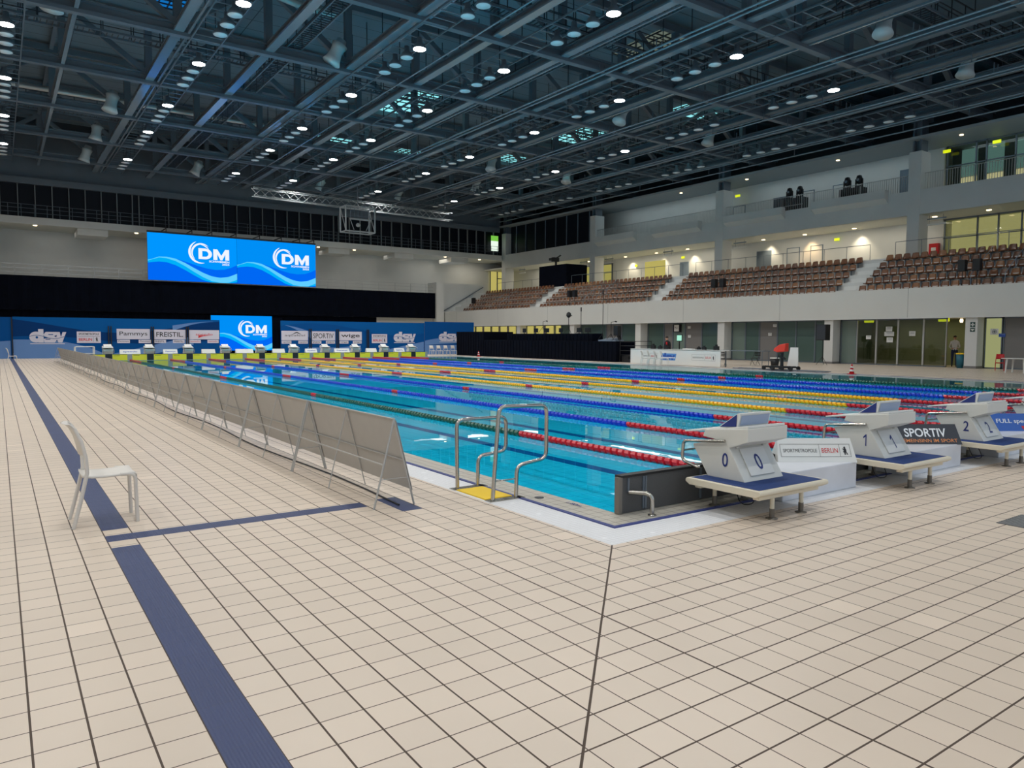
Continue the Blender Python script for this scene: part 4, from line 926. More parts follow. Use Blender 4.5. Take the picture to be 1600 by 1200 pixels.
glazed(55.3, 2, 22.7, 7.2, 10.9, (22.6, 20.3, 18.9, 17.4, 16.0, 14.0, 12, 10), 'window_61', None); S('wall_lobby', (56.6, 56.75, 2, 22.9, 7.2, 10.9, M_LIT), (55.4, 56.7, 22.7, 22.9, 7.2, 10.9, M_WALL))  # lobby back wall glows, the room's light put into its emission
glazed(55.3, 2, 22.7, 12.6, 16.4, (22.6, 20.6, 19.9, 18.0, 16.2, 14.4, 12.6, 10), 'window_62', None)
M_CY = glow('teal_lit_pane', (128, 172, 172), .55); M_CR = glow('lit_lower_pane', (236, 224, 180), .9)  # panes glow, the lit interior is put into their emission
mb = MB(); y = 3
while y < 22: mb.box(56.55, 56.7, y, y+1.15, 14.2, 16.2, M_CY); mb.box(56.55, 56.7, y, y+1.15, 12.7, 14.1, M_CR); mb.box(56.5, 56.7, y+1.15, y+1.8, 12.6, 16.3, M_STEEL); y += 1.8
struct(mb.build('window_63'))
glazed(55.3, 59.9, 68, 7.2, 10.5, (60, 62, 64, 66, 68), 'window_64', None); S('wall_lobby.001', (55.32, 55.38, 60, 68, 7.2, 10.4, M_LIT2))
S('wall_lobby.002', (55.3, 55.39, 51.6, 54.6, 7.2, 10.2, M_LIT2))  # glowing wall panel stands in for a lit room
mb = MB(); mb.box(52.3, 55.4, 81.85, 81.95, 7.2, 11.0, M_LIT2); o = struct(mb.build('window_66')); f = MB()
for x in (52.3, 53.5, 55.3): f.box(x-.05, x+.05, 81.7, 81.85, 7.2, 11.0, M_STEEL)
f.box(53.5, 55.3, 81.7, 81.85, 9.9, 10.0, M_STEEL); f.build('window_frame', o)
# dark glazing of the upper gallery near the far corner
mb = MB(); mb.box(52.2, 52.25, 59.5, 76.5, 12.6, 16.4, M_DARKGLASS); o = struct(mb.build('window_67')); f = MB(); y = 60.5
while y < 76: f.box(52.1, 52.2, y, y+.07, 12.6, 16.4, M_STEEL2); y += 2.1
f.build('window_frame', o)
mb = MB(); mb.box(50.2, 50.3, 77.1, 77.25, 13.6, 15.6, M_WHITE); mb = MB(); mb.box(49.6, 50.7, 77.4, 77.5, 13.2, 14.5, glow('pane_white', (236, 252, 236), 1.0)); mb.box(49.6, 50.7, 77.4, 77.5, 14.5, 15.2, glow('pane_green', (120, 196, 72), 1.0)); struct(mb.build('window_68'))
# balustrades
for i, (a, b) in enumerate(((5, 22.4), (23.7, 40.4), (41.7, 58.4))):
    mb = MB(); y = a
    while y < b: mb.box(51.48, 51.51, y, y+.025, 12.7, 13.85, M_ALU); y += .17
    mb.box(51.46, 51.53, a, b, 13.85, 13.89, M_ALU)
    tag(mb.build('balustrade'), 'upright bar balustrade on the upper right gallery, %s from the right' % ordinal(i+1), 'railing', 'upper gallery balustrades')
# hanging info signs
for i, y in enumerate((22.0, 39.6, 48.6, 57.6, 62.0, 74.5)):
    t = empty('hanging_sign', (52.6, y, 10.9), 0, 'narrow grey sign hanging under the right gallery, %s from the right' % ordinal(i+1), 'sign', 'signs hanging under the right gallery')
    mb = MB(); mb.box(-.03, .03, -.7, .7, -.32, -.22, M_STEEL2); mb.box(-.03, .03, -.7, .7, -.75, -.62, M_WHITE); mb.build('board', t)
    mb = MB()
    for s in (-.5, .5): mb.box(-.01, .01, s-.01, s+.01, -.75, 0, M_STEEL)
    mb.build('hanger', t)

# ------------------------------------------------------------------ roof steel
ZC = 17.5
def truss(y, lab):
    t = empty('roof_truss', (0, y, ZC), 0, lab, 'roof truss', 'roof trusses across the hall')
    mb = MB(); mb.box(-14, 54.5, -.2, .2, -.2, .0, M_STEEL); mb.box(-14, 54.5, -.03, .03, 0, .35, M_STEEL); mb.box(-14, 54.5, -.2, .2, .35, .45, M_STEEL); mb.build('bottom_chord', t)
    mb = MB(); mb.box(-14, 55.8, -.18, .18, 3.5, 3.9, M_STEEL); mb.build('top_chord', t)
    return t
VM = MB().box(-.2, .2, -.17, .17, .3, 3.6, M_STEEL).mesh('vertical')
D1 = MB().bar((0,0,.35), (4.6,0,3.6), .32, .32, M_STEEL).mesh('diagonal'); D2 = MB().bar((0,0,3.6), (4.6,0,.35), .32, .32, M_STEEL).mesh('diagonal')
def kid(name, me, par, loc):
    o = bpy.data.objects.new(name, me); col.objects.link(o); o.parent = par; o.location = loc; return o
XB = [-10.3, -5.7, -1.1, 3.5, 8.2, 12.9, 17.4, 22.0, 26.6, 31.2, 35.8, 40.4, 45.0, 49.6]
for i in range(8):
    y = 10.3+9*i; t = truss(y, 'dark grey lattice truss crossing under the roof, %s from the camera' % ordinal(i+1))
    for j, x in enumerate(XB):
        kid('vertical', VM, t, (x, 0, 0))
        if j < len(XB)-1: kid('diagonal', D1 if j % 2 else D2, t, (x, 0, 0))
for i, x in enumerate(XB):
    hw = .10 if i == 2 else .24
    mb = MB(); mb.box(x-hw, x+hw, -14, 77.4, ZC-.02, ZC+.08, M_STEEL2 if 2 <= i <= 8 else M_STEEL); mb.box(x-.03, x+.03, -14, 77.4, ZC+.08, ZC+.4, M_STEEL); mb.box(x-.15, x+.15, -14, 77.4, ZC+.4, ZC+.46, M_STEEL)
    if i % 2 == 1:
        mb.box(x+.42, x+.54, -14, 77.4, ZC-.05, ZC+.05, M_STEEL2)
    tag(mb.build('roof_beam'), 'long steel beam running down the hall under the roof, %s from the left' % ordinal(i+1), 'roof beam', 'long roof beams')
for i, x in enumerate(XB[::2]):
    mb = MB(); mb.box(x-.12, x+.12, -14, 77.4, ZC+3.6, ZC+3.9, M_STEEL)
    tag(mb.build('purlin'), 'upper purlin under the roof deck, %s from the left' % ordinal(i+1), 'roof beam', 'purlins under the roof deck')
mb = MB(); mb.box(51.3, 52.6, -14, 77.4, 18.3, 19.3, M_STEEL); tag(mb.build('edge_beam'), 'heavy dark beam along the top of the right gallery columns', 'roof beam')
rows = [(-12.7, 'a'), (-3.91, ''), (4.86, ''), (13.79, ''), (19.13, ''), (28.0, ''), (37.1, ''), (46.2, '')]
# cable ladders beside the lamp rows and pipes
for i, (x, _) in enumerate(rows):
    mb = MB(); w = .75
    for s in (-w, w): mb.box(x+s-.03, x+s+.03, -10, 76, 17.25, 17.33, M_STEEL)
    y = -9.5
    while y < 76: mb.box(x-w, x+w, y, y+.045, 17.27, 17.31, M_STEEL2); y += .9
    y = -9
    while y < 76: mb.box(x+w-.02, x+w+.02, y, y+.04, 17.3, 21, M_DARKSTEEL); y += 2.25
    tag(mb.build('cable_ladder'), 'steel cable ladder carrying lamps along the hall, %s from the left' % ordinal(i+1), 'cable ladder', 'cable ladders under the roof')
for i, (x, z, r) in enumerate(((24.6, 17.15, .06), (25.0, 17.15, .06), (33.6, 17.1, .06), (34.2, 17.1, .05), (40.0, 17.0, .05), (42.8, 17.0, .06), (43.3, 17.0, .05), (48.0, 17.0, .06), (48.6, 17.0, .05), (16.0, 17.2, .05), (50.3, 16.9, .06))):
    mb = MB(); mb.tube([(x, -10, z), (x, 76.5, z)], r, M_STEEL2, 8); y = -8
    while y < 76: mb.box(x-.02, x+.02, y, y+.05, z, ZC+.1, M_STEEL); y += 4.5
    tag(mb.build('ceiling_pipe'), 'thin straight pipe under the roof, %s of the bundle' % ordinal(i+1), 'pipe', 'thin pipes under the roof')
# catwalks with railings
def catwalk(lab, along, c, a, b, z=18.0):
    mb = MB()
    def P(u, v, z_): return (c+v, u, z_) if along == 'y' else (u, c+v, z_)
    def bx(u0, u1, v0, v1, z0, z1, mt):
        if along == 'y': mb.box(c+v0, c+v1, u0, u1, z0, z1, mt)
        else: mb.box(u0, u1, c+v0, c+v1, z0, z1, mt)
    bx(a, b, -.45, -.38, z-.06, z+.06, M_STEEL); bx(a, b, .38, .45, z-.06, z+.06, M_STEEL)
    u = a
    while u < b: bx(u, u+.05, -.4, .4, z-.02, z+.02, M_DARKSTEEL); u += .28
    u = a
    while u < b:
        for s in (-.42, .42): bx(u, u+.05, s-.02, s+.02, z, z+1.1, M_DARKSTEEL)
        u += 1.5
    for s in (-.42, .42):
        for h in (.55, 1.08): bx(a, b, s-.02, s+.02, z+h, z+h+.04, M_DARKSTEEL)
    return tag(mb.build('catwalk'), lab, 'catwalk', 'catwalks under the roof')
for i, x in enumerate((9.6, 23.2, 32.6, 41.6)): catwalk('narrow catwalk with railing running down the hall, %s from the left' % ordinal(i+1), 'y', x, -8, 76)
for i, y in enumerate((14.5, 27.0, 42.0, 60.0)): catwalk('narrow catwalk with railing crossing the hall, %s from the camera' % ordinal(i+1), 'x', y, -13, 50, 18.3)
# ducts
for i, (pts, r) in enumerate(((((-9,33,19.6), (4,33.4,19.6), (9,34.5,19.3), (11,34.5,19.3)), .22), (((-13,41.0,19.4), (0,41.0,19.4), (2,41.6,19.2), (12,41.6,19.2)), .20), (((-7,26,19.5), (-7,45,19.5)), .25), (((-12,50.5,19.2), (10,50.5,19.2)), .22), (((-12,58,19.2), (14,58,19.2)), .2))):
    mb = MB(); mb.tube(rounded(pts, 1.0), r, M_ALU, 10); tag(mb.build('air_duct'), 'silvery round duct in the roof space over the left side, %s one from the camera' % ordinal(i+1), 'duct', 'silvery ducts')
# skylights, and one glowing pane painted in as a blue reflection
for i, (x0, x1, y0, y1) in enumerate(((22.9, 25.9, 49.0, 55.5), (22.1, 25.4, 65, 70.5), (31.0, 33.5, 66.5, 70), (40.6, 44.2, 49, 54), (31, 34, 29, 34), (40.0, 44.0, 62, 66), (3.2, 5.4, 41, 44.5), (44, 48, 36, 41))):
    mt_ = M_SKY if i not in (4, 6) else (glow('dim_skylight', (120, 132, 120), .6) if i == 4 else glow('painted_blue_reflection', (20, 120, 200), .8))
    mb = MB(); mb.box(x0, x1, y0, y1, 21.5, 21.58, mt_); o = struct(mb.build('window_%d' % (70+i))); f = MB(); q = x0
    while q <= x1+.01: f.box(q-.03, q+.03, y0, y1, 21.42, 21.5, M_DARKSTEEL); q += (x1-x0)/4
    q = y0
    while q <= y1+.01: f.box(x0, x1, q-.03, q+.03, 21.42, 21.5, M_DARKSTEEL); q += (y1-y0)/6
    f.build('window_frame', o)

# ------------------------------------------------------------------ high bay lamps
HM = MB().lathe([(.36,0), (.37,.03), (.34,.10), (.26,.24), (.15,.34), (.13,.60), (.05,.62)], M_STEEL, n=20).mesh('housing')
LON = MB().lathe([(.33,-.012), (.33,.004)], M_LAMPON, n=20).mesh('lens'); LOFF = MB().lathe([(.33,-.012), (.33,.004)], M_LAMPOFF, n=20).mesh('lens')
lampL = bpy.data.lights.new('lamp_light', 'SPOT'); lampL.energy = LAMP_W; lampL.color = (1, .985, .95); lampL.spot_size = R(150); lampL.spot_blend = .6; lampL.shadow_soft_size = .33
lit_y = [20.96+9*k for k in range(6)]
def lamp(x, y, on, lab):
    t = empty('ceiling_lamp', (x, y, 16.65), 0, lab, 'ceiling lamp', 'lit ceiling lamps' if on else 'unlit ceiling lamps')
    kid('housing', HM, t, (0,0,0)); kid('lens', LON if on else LOFF, t, (0,0,0))
    if on:
        o = bpy.data.objects.new('lamp_light', lampL); col.objects.link(o); o.parent = t; o.location = (0, 0, -.05)
    return t
rn = {-12.7: 'leftmost', -3.91: 'left edge', 4.86: 'second', 13.79: 'third', 19.13: 'fourth', 28.0: 'fifth', 37.1: 'sixth', 46.2: 'seventh'}
for x, _ in rows:
    for k in range(-3, 6):
        y = 20.96+9*k
        if x in (4.86, 13.79, 19.13, 28.0) and k == 4: y = 55.6
        on = not (k < -1 and x > 6 or k < 0 and x > 25 or x == 46.2 or (x == 37.1 and k == 1))
        if x == -12.7 and k > 1: continue
        vis = k >= 0
        if not vis and not on: continue
        lamp(x, y, on, '%s round ceiling lamp, %s lamp row, head of the %s group' % ('lit' if on else 'unlit', rn[x], ordinal(k+4)))
        if vis and x > -12:
            for j, dy in enumerate((1.45, 2.85, 4.2)):
                lamp(x, y+dy, False, 'unlit ceiling lamp, %s lamp row, %s behind the head of the %s group' % (rn[x], ('next', 'second', 'third')[j], ordinal(k+4)))
# air nozzles
NZ = MB().lathe([(.62,-.75), (.50,-.45), (.42,0), (.44,.3), (.55,.62), (.40,.66), (.30,1.0)], mat('nozzle_white', (206, 214, 216), .5), n=20).mesh('air_nozzle')
for i, (x, y) in enumerate(((33.7,16.1), (43.5,16.3), (33.5,35.6), (43.5,35.8), (11.9,36.7), (34.3,54.2), (38.5,63.7), (-2.0,38.0), (2.4,54.7), (2.4,64.3), (2.4,73.0), (11.9,73.0), (24.6,73.5), (34.0,73.5), (43.5,54.2), (2.2,31.5))):
    o = bpy.data.objects.new('air_nozzle', NZ); col.objects.link(o); o.location = (x, y, 18.1); o.rotation_euler = (R(random.uniform(-12, 12)), R(random.uniform(5, 25)), 0); o.scale = (.85, .85, .85)
    tag(o, 'white waisted air nozzle hanging among the trusses, %s of the set' % ordinal(i+1), 'air nozzle', 'white air nozzles under the roof')
# ------------------------------------------------------------------ hanging stage truss with frame
def box_truss(a, b, s, r, step, mb):
    a = Vector(a); b = Vector(b); d = (b-a); L = d.length; d.normalize(); sd = d.cross(Vector((0,0,1))).normalized(); u = Vector((0,0,1))
    C = [(-1,-1), (1,-1), (1,1), (-1,1)]
    P = lambda t, c: a+d*t+sd*c[0]*s/2+u*c[1]*s/2
    for c in C: mb.tube([P(0,c), P(L,c)], r, M_ALUD, 5)
    n = int(L/step)
    for i in range(n):
        for k in range(4): mb.tube([P(i*step, C[k]), P((i+1)*step, C[(k+1)%4])], r*.6, M_ALUD, 4)
t = empty('stage_truss', (0, 66, 0), 0, 'long aluminium lattice truss hanging below the far roof', 'stage truss')
mb = MB(); box_truss((15.3,0,15.15), (36.7,0,14.85), .75, .05, .8, mb); mb.build('lattice', t)
mb = MB()
for x in (17, 22, 27.3, 31, 36): mb.tube([(x,0,15.4), (x,0,18)], .02, M_STEEL, 5)
mb.build('hanging_cable', t)
M_ALUP = mat('frame_paint', (168, 170, 170), .5)
t = empty('basketball_frame', (25.4, 64.5, 0), 0, 'pale metal frame with small board hanging below the lattice truss', 'hanging frame')
mb = MB(); a, b, z0, z1 = -1.55, 1.55, 12.15, 14.6
for y in (0, 1.4):
    for p, q in (((a,y,z0), (b,y,z0)), ((a,y,z1), (b,y,z1)), ((a,y,z0), (a,y,z1)), ((b,y,z0), (b,y,z1))): mb.bar(p, q, .12, .12, M_ALUP)
for x in (a, b):
    for z in (z0, z1): mb.bar((x,0,z), (x,1.4,z), .1, .1, M_ALUP)
    mb.tube([(x,0,z0), (x,1.4,z1)], .04, M_ALUP, 5)
mb.bar((-1.1,0,13.35), (1.1,0,13.35), .22, .14, M_ALUP); mb.bar((-1.1,0,13.35), (-.7,0,12.3), .05, .05, M_ALUP); mb.bar((1.1,0,13.35), (.6,0,12.3), .05, .05, M_ALUP); mb.build('frame', t)
mb = MB()
for i in range(6): mb.bar((-1+.4*i,.1,13.4), (-1+.4*i,.1,14.5), .03, .03, M_STEEL2)
for z in (13.7, 14.1): mb.bar((-1.1,.1,z), (1.1,.1,z), .03, .03, M_STEEL2)
mb.build('grid', t)
mb = MB(); mb.lathe([(.0,-.2), (.19,-.1), (.22,.06), (.1,.22)], M_ALUP, (-.3, -.1, 12.75), 12); mb.build('speaker', t)
mb = MB(); mb.tube([(0,.7,14.6), (0,.7,18)], .04, M_STEEL, 6); mb.build('hanging_cable', t)

# ------------------------------------------------------------------ production desks on the right deck
def draped(lab, x0, x1, y0, y1, z0, z1, name='draped_platform'):
    mb = MB(); n = 0
    mb.box(x0, x1, y0, y1, z0, z1, M_CLOTH)
    y = y0
    while y < y1-.05:
        mb.box(x0-.03, x0, y+.02, min(y+.33, y1), z0, z1-.02, M_CLOTH); y += .42
    return tag(mb.build(name, bevel=.01), lab, 'platform')
draped('long low black draped platform along the right pool edge', 29.9, 31.6, 31.95, 48.6, 0, 1.42)
draped('lower black stage behind the long black platform', 31.62, 33.6, 31.95, 48.6, 0, .75, 'draped_stage')
draped('taller black draped box at the far left end of the black platform', 29.9, 33.0, 48.65, 53.3, 0, 2.15)
draped('raised black draped desk standing on the long black platform', 30.5, 31.5, 35.1, 46.0, 1.42, 1.97, 'draped_desk')
t = empty('platform_railing', (29.9, 31.9, 0), 0, 'black tube railing and steps at the right end of the black platform', 'railing')
mb = MB()
for x in (.2, 1.6, 3.2): mb.tube([(x, -.1, 0), (x, -.1, 1.45)], .025, M_BLACK, 6)
for z in (.5, .8, 1.12, 1.43): mb.tube([(.2,-.1,z), (3.2,-.1,z)], .022, M_BLACK, 6)
for x in (.2, 3.2): mb.tube([(x,-1.5,0), (x,-1.5,1.4)], .025, M_BLACK, 6)
for z in (.5, .8, 1.12, 1.40): mb.tube([(.2,-.1,z), (.2,-1.5,z)], .022, M_BLACK, 6)
mb.build('tube_frame', t); mb = MB(); mb.box(.3, 2.5, -1.6, -.15, 0, .22, M_BLACK); mb.box(.3, 2.5, -.8, -.15, .22, .44, M_BLACK); mb.build('step', t)
def monitor(x, y, z, lab, rz=0, w=.55):
    t = empty('monitor', (x, y, z), R(rz), lab, 'monitor', 'monitors on the black desks')
    mb = MB(); mb.box(-.02, .03, -w/2, w/2, .10, .10+w*.6, M_BLACK); mb.build('screen', t, .005); mb = MB(); mb.box(-.02, .02, -.03, .03, 0, .12, M_BLACK); mb.box(-.1, .1, -.12, .12, 0, .015, M_BLACK); mb.build('stand', t)
for i, y in enumerate((44.2, 42.6, 41.2, 39.4, 37.2, 36.2)): monitor(31.0, y, 1.97, 'small black monitor on the raised black desk, %s from the left' % ordinal(i+1), 10*(i%3-1))
def stand_gear(x, y, z, h, lab, head='lamp'):
    t = empty('equipment_stand', (x, y, z), 0, lab, 'stand')
    mb = MB(); mb.tube([(0,0,.3), (0,0,h)], .022, M_BLACK, 8); mb.build('pole', t)
    for k in range(3):
        a = R(120*k+20); mb = MB(); mb.tube([(0,0,.55), (.38*math.cos(a), .38*math.sin(a), .02)], .014, M_BLACK, 6); mb.build('leg', t)
    mb = MB()
    if head == 'lamp': mb.lathe([(.08,-.15), (.2,.0), (.16,.2), (.05,.28)], M_BLACK, (0,0,h), 10); mb.box(-.05,.3,-.05,.05,h-.02,h+.04,M_BLACK)
    elif head == 'speaker': mb.box(-.18, .18, -.2, .2, h-.05, h+.62, M_BLACK); mb.lathe([(.13,0), (.13,.01)], M_STEEL, (0,0,h+.62), 12)
    elif head == 'big': mb.box(-.25, .25, -.33, .33, h-.05, h+.95, M_BLACK)
    elif head == 'mic': mb.bar((0,0,h), (0,-.5,h+.05), .03, .03, M_BLACK); mb.bar((0,-.42,h+.05), (0,-.55,h+.02), .08, .08, M_BLACK)
    elif head == 'antenna': mb.box(-.03, .03, -.04, .04, h, h+.3, M_BLACK)
    o = mb.build('head', t, .01)
    if head == 'big': mb = MB(); mb.box(-.26, -.25, -.29, .29, h, h+.9, M_DARKSTEEL); mb.build('grille', o)
    return t
stand_gear(30.8, 38.2, 1.97, 1.35, 'black stand with small lamp head on the raised black desk'); stand_gear(30.8, 41.4, 1.97, .95, 'black stand with arm on the left of the raised black desk', 'mic')
stand_gear(31.0, 37.0, 1.97, 1.65, 'thin black pole with slim head right of the lamp stand', 'antenna'); stand_gear(31.2, 34.8, 1.42, 3.4, 'tallest thin pole behind the man at the mixing desk', 'antenna')
stand_gear(31.0, 33.7, 1.42, 1.35, 'grey microphone stand right of the tallest pole', 'mic'); stand_gear(30.2, 32.2, 1.42, .45, 'black loudspeaker on short stand at the right end of the platform', 'speaker')
stand_gear(38.0, 21.7, 0, 1.62, 'black loudspeaker on tripod before the white column on the right deck', 'big')
for i, (y, dy) in enumerate(((33.1, 1), (14.9, 1), (51.0, 1), (69.3, 0))):
    for j in range(1+dy): stand_gear(41.75, y+(.4 if j else -.4)*dy, 4.35, 1.35, 'black loudspeaker on pole before the brown seats, %s pair, %s one' % (ordinal([2,1,3,4][i]), ('right', 'left')[j]), 'speaker')
# mixing desk items
mb = MB(); mb.box(30.6, 31.4, 32.8, 34.6, 1.42, 1.52, M_STEEL2); mb.prism([(30.6, 1.52), (31.4, 1.52), (31.4, 1.66)], 33.4, 34.4, M_STEEL, 'xz'); tag(mb.build('mixing_console'), 'pale mixing console in front of the man on the black platform', 'mixing console')

# white sponsor desk
t = empty('sponsor_desk', (29.0, 26.0, 0), 0, 'long white desk front with sponsor prints on the right deck', 'desk')
mb = MB(); mb.box(0, .06, -3.6, 3.65, .02, .96, M_WHITE); fr = mb.build('front_panel', t); mb = MB(); mb.box(0, .8, -3.6, 3.65, .93, .98, M_WHITE); mb.build('desktop', t)
for y in (-3.4, 0, 3.4): mb = MB(); mb.box(.7, .76, y-.03, y+.03, 0, .93, M_STEEL); mb.build('leg', t)
U = Vector((0,-1,0)); V = Vector((0,0,1)); mb = MB(); berlin_sign(mb, (-.004,-1.5,.35), U, V, 1.75, .36); mb.build('sponsor_print', fr); mb = MB(); berlin_sign(mb, (-.004,2.6,.35), U, V, 1.35, .36); mb.build('sponsor_print', fr); mb = MB()
A = [Vector((-.004, .95-1.2*q/12, .62+.07*math.sin(q*.9))) for q in range(13)]
mb.add([(-.003,1.0,.30), (-.003,-.2,.30), (-.003,-.3,.72), (-.003,.9,.72)], [(0,1,2,3)], mat('logo_blue_pale', (88, 142, 206), .5)); letters(mb, 'dsv', (-.006,.95,.33), (0,-1,0), (0,0,1), 1.15, .42, M_INKBL, .05); quad(mb, (-.009,.98,.44), U, V, 0, 1.2, 0, .05, M_INKW); mb.build('sponsor_print', fr)
for i, (y, s) in enumerate(((28.0, .16), (27.4, .12), (26.9, .14), (24.3, .10), (23.9, .12), (23.0, .16))):
    mb = MB(); mb.box(29.3, 29.45, y-s, y+s, .98, .98+s*1.4, M_BLACK); mb.box(29.34, 29.42, y-s*.4, y+s*.4, .98+s*1.4, .98+s*2, M_BLACK); tag(mb.build('desk_device'), 'small dark device on the white sponsor desk, %s from the left' % ordinal(i+1), 'device', 'devices on the white desk')
mb = MB(); mb.box(29.3, 29.6, 24.8, 25.5, .98, 1.04, M_WHITE); tag(mb.build('paper_stack'), 'white papers lying on the sponsor desk', 'papers')
# work table right of the desk with folding chairs
t = empty('work_table', (32.6, 23.9, 0), 0, 'long thin work table with black frame right of the white desk', 'table')
mb = MB(); mb.box(-.35, .35, -2.0, 1.9, .90, .94, M_STEEL2); mb.build('tabletop', t)
for x, y in ((-.3,-1.9), (.3,-1.9), (-.3,1.8), (.3,1.8)): mb = MB(); mb.tube([(x,y,0), (x,y,.9)], .018, M_STEEL, 6); mb.build('leg', t)
def folding(x, y, rz, lab):
    t = empty('folding_chair', (x, y, 0), R(rz), lab, 'chair', 'black folding chairs at the work table')
    mb = MB(); mb.box(-.2, .2, -.2, .2, .44, .47, M_BLACK); mb.build('seat', t)
    mb = MB()
    for z in (.58, .68, .78): mb.box(-.24, -.21, -.2, .2, z, z+.06, M_BLACK)
    mb.build('backrest', t)
    for s in (-.2, .2):
        mb = MB(); mb.tube([(.22,s,0), (-.23,s,.86)], .013, M_BLACK, 6); mb.build('leg', t); mb = MB(); mb.tube([(-.22,s,0), (.18,s,.46)], .013, M_BLACK, 6); mb.build('leg', t)
folding(31.6, 25.6, 0, 'black folding chair at the left end of the work table'); folding(31.4, 24.2, 20, 'black folding chair in front of the middle of the work table'); folding(33.8, 23.6, 180, 'black folding chair behind the work table')
mb = MB(); mb.lathe([(.2,0), (.26,.5), (.24,.5)], M_BLACK, (32.6, 21.35, 0), 16); t = mb.build('waste_basket'); tag(t, 'black waste basket right of the work table', 'bin'); mb = MB(); mb.lathe([(.27,.49), (.27,.55)], M_WHITE, (32.6, 21.35, 0), 16); mb.build('rim', t)
mb = MB(); mb.box(41.9, 41.96, 31.9, 32.9, 1.1, 2.4, M_GREYDOOR)
# equipment leaning board and tracking camera
t = empty('rail_camera', (28.6, 18.1, 0), 0, 'camera under a red cover on a wheeled rail dolly beside the pool', 'camera')
mb = MB()
for s in (-.25, .25): mb.tube([(s, -2.6, .05), (s, 2.9, .05)], .025, M_STEEL, 6)
for k in range(12): mb.box(-.3, .3, -2.5+k*.45, -2.44+k*.45, .02, .05, M_DARKSTEEL)
mb.build('track', t)
mb = MB(); mb.box(-.35, .35, -.6, .7, .15, .24, M_BLACK)
for x in (-.33, .33):
    for y in (-.75, -.25, .3, .85): mb.tube([(x-.03,y,.14), (x+.03,y,.14)], .11, M_BLACK, 12)
mb.bar((0,-.95,.2), (0,1.0,.2), .12, .08, M_BLACK); mb.build('dolly', t)
mb = MB(); mb.tube([(0,0,.24), (0,0,.72), (0,0,.95)], [.09,.07,.09], M_BLACK, 10); mb.bar((0,-.2,.62), (0,.15,.75), .1, .08, M_BLACK); mb.bar((0,.1,.95), (0,.3,.6), .03, .03, M_BLACK); mb.build('column', t)
mb = MB(); vs = [(-.18,-.25,1.0), (.2,-.25,1.0), (.2,.2,.95), (-.18,.2,.95), (-.16,-.30,1.42), (.16,-.28,1.44), (.15,.12,1.36), (-.15,.1,1.34), (-.08,.48,1.02), (.1,.48,1.02), (.06,.45,1.16), (-.06,.45,1.16)]
mb.add(vs, [(0,1,2,3), (4,5,6,7), (0,1,5,4), (1,2,6,5), (0,3,7,4), (3,2,9,8), (7,6,10,11), (3,8,11,7), (2,9,10,6), (8,9,10,11)], M_ORANGE); mb.build('red_cover', t, .03)
mb = MB(); mb.prism([(-.1,0), (.45,0), (.38,1.15), (.05,1.15)], 0, .04, M_WHITE, 'xy') if False else mb.add([(0,-.25,0), (0,.45,0), (.25,.40,1.2), (.25,-.05,1.2), (.04,-.25,0), (.04,.45,0), (.29,.40,1.2), (.29,-.05,1.2)], [(0,1,2,3), (4,5,6,7), (0,1,5,4), (1,2,6,5), (2,3,7,6), (3,0,4,7)], M_WHITE)
o = mb.build('leaning_board'); o.location = (29.5, 18.0, 0); tag(o, 'white board standing behind the camera dolly', 'board')
def cone(x, y, lab):
    t = empty('traffic_cone', (x, y, 0), 0, lab, 'traffic cone')
    mb = MB(); mb.box(-.15, .15, -.15, .15, 0, .03, M_RED); mb.lathe([(.12,.03), (.025,.48), (.02,.49)], M_RED, n=16); mb.build('cone', t)
    for a, b in ((.13, .22), (.30, .38)): mb = MB(); r = lambda z: .12-.095*(z-.03)/.45+.003; mb.lathe([(r(a),a), (r(b),b)], M_WHITE, n=16); mb.build('white_band', t)
cone(28.3, 14.1, 'red and white striped cone on the deck right of the rail camera'); cone(29.2, 48.4, 'small red and white striped cone before the tall black box')
# white table at the right edge
t = empty('white_table', (37.2, 10.5, 0), 0, 'white plastic table at the right edge in front of the grey wall', 'table')
mb = MB(); mb.lathe([(.70,.70), (.74,.72), (.73,.74)], M_WHITE, n=28); mb.build('tabletop', t, 0)
for a in (45, 135, 225, 315): mb = MB(); mb.tube([(.52*math.cos(R(a)), .52*math.sin(R(a)), .70), (.58*math.cos(R(a)), .58*math.sin(R(a)), 0)], [.05,.035], M_WHITE, 8); mb.build('leg', t)
# upper stand camera box
t = empty('camera_platform', (46.2, 57.0, 6.6), 0, 'tall black draped box with a camera on top among the brown seats', 'platform')
mb = MB(); mb.box(-.3, 2.6, .0, 4.9, .0, 3.05, M_CLOTH); mb.build('draped_box', t)
t = empty('broadcast_camera', (46.8, 60.0, 9.65), 0, 'dark broadcast camera standing on the black draped box in the stand', 'camera')
mb = MB(); mb.tube([(0,0,0), (0,0,.5)], .12, M_BLACK, 8); mb.build('pedestal', t); mb = MB(); mb.box(-.5, .3, -.2, .2, .5, .95, M_BLACK); mb.box(-.9, -.5, -.13, .13, .58, .85, M_BLACK); mb.bar((0,-.1,.9), (.3,-.5,1.2), .15, .12, M_BLACK); mb.build('camera_body', t)
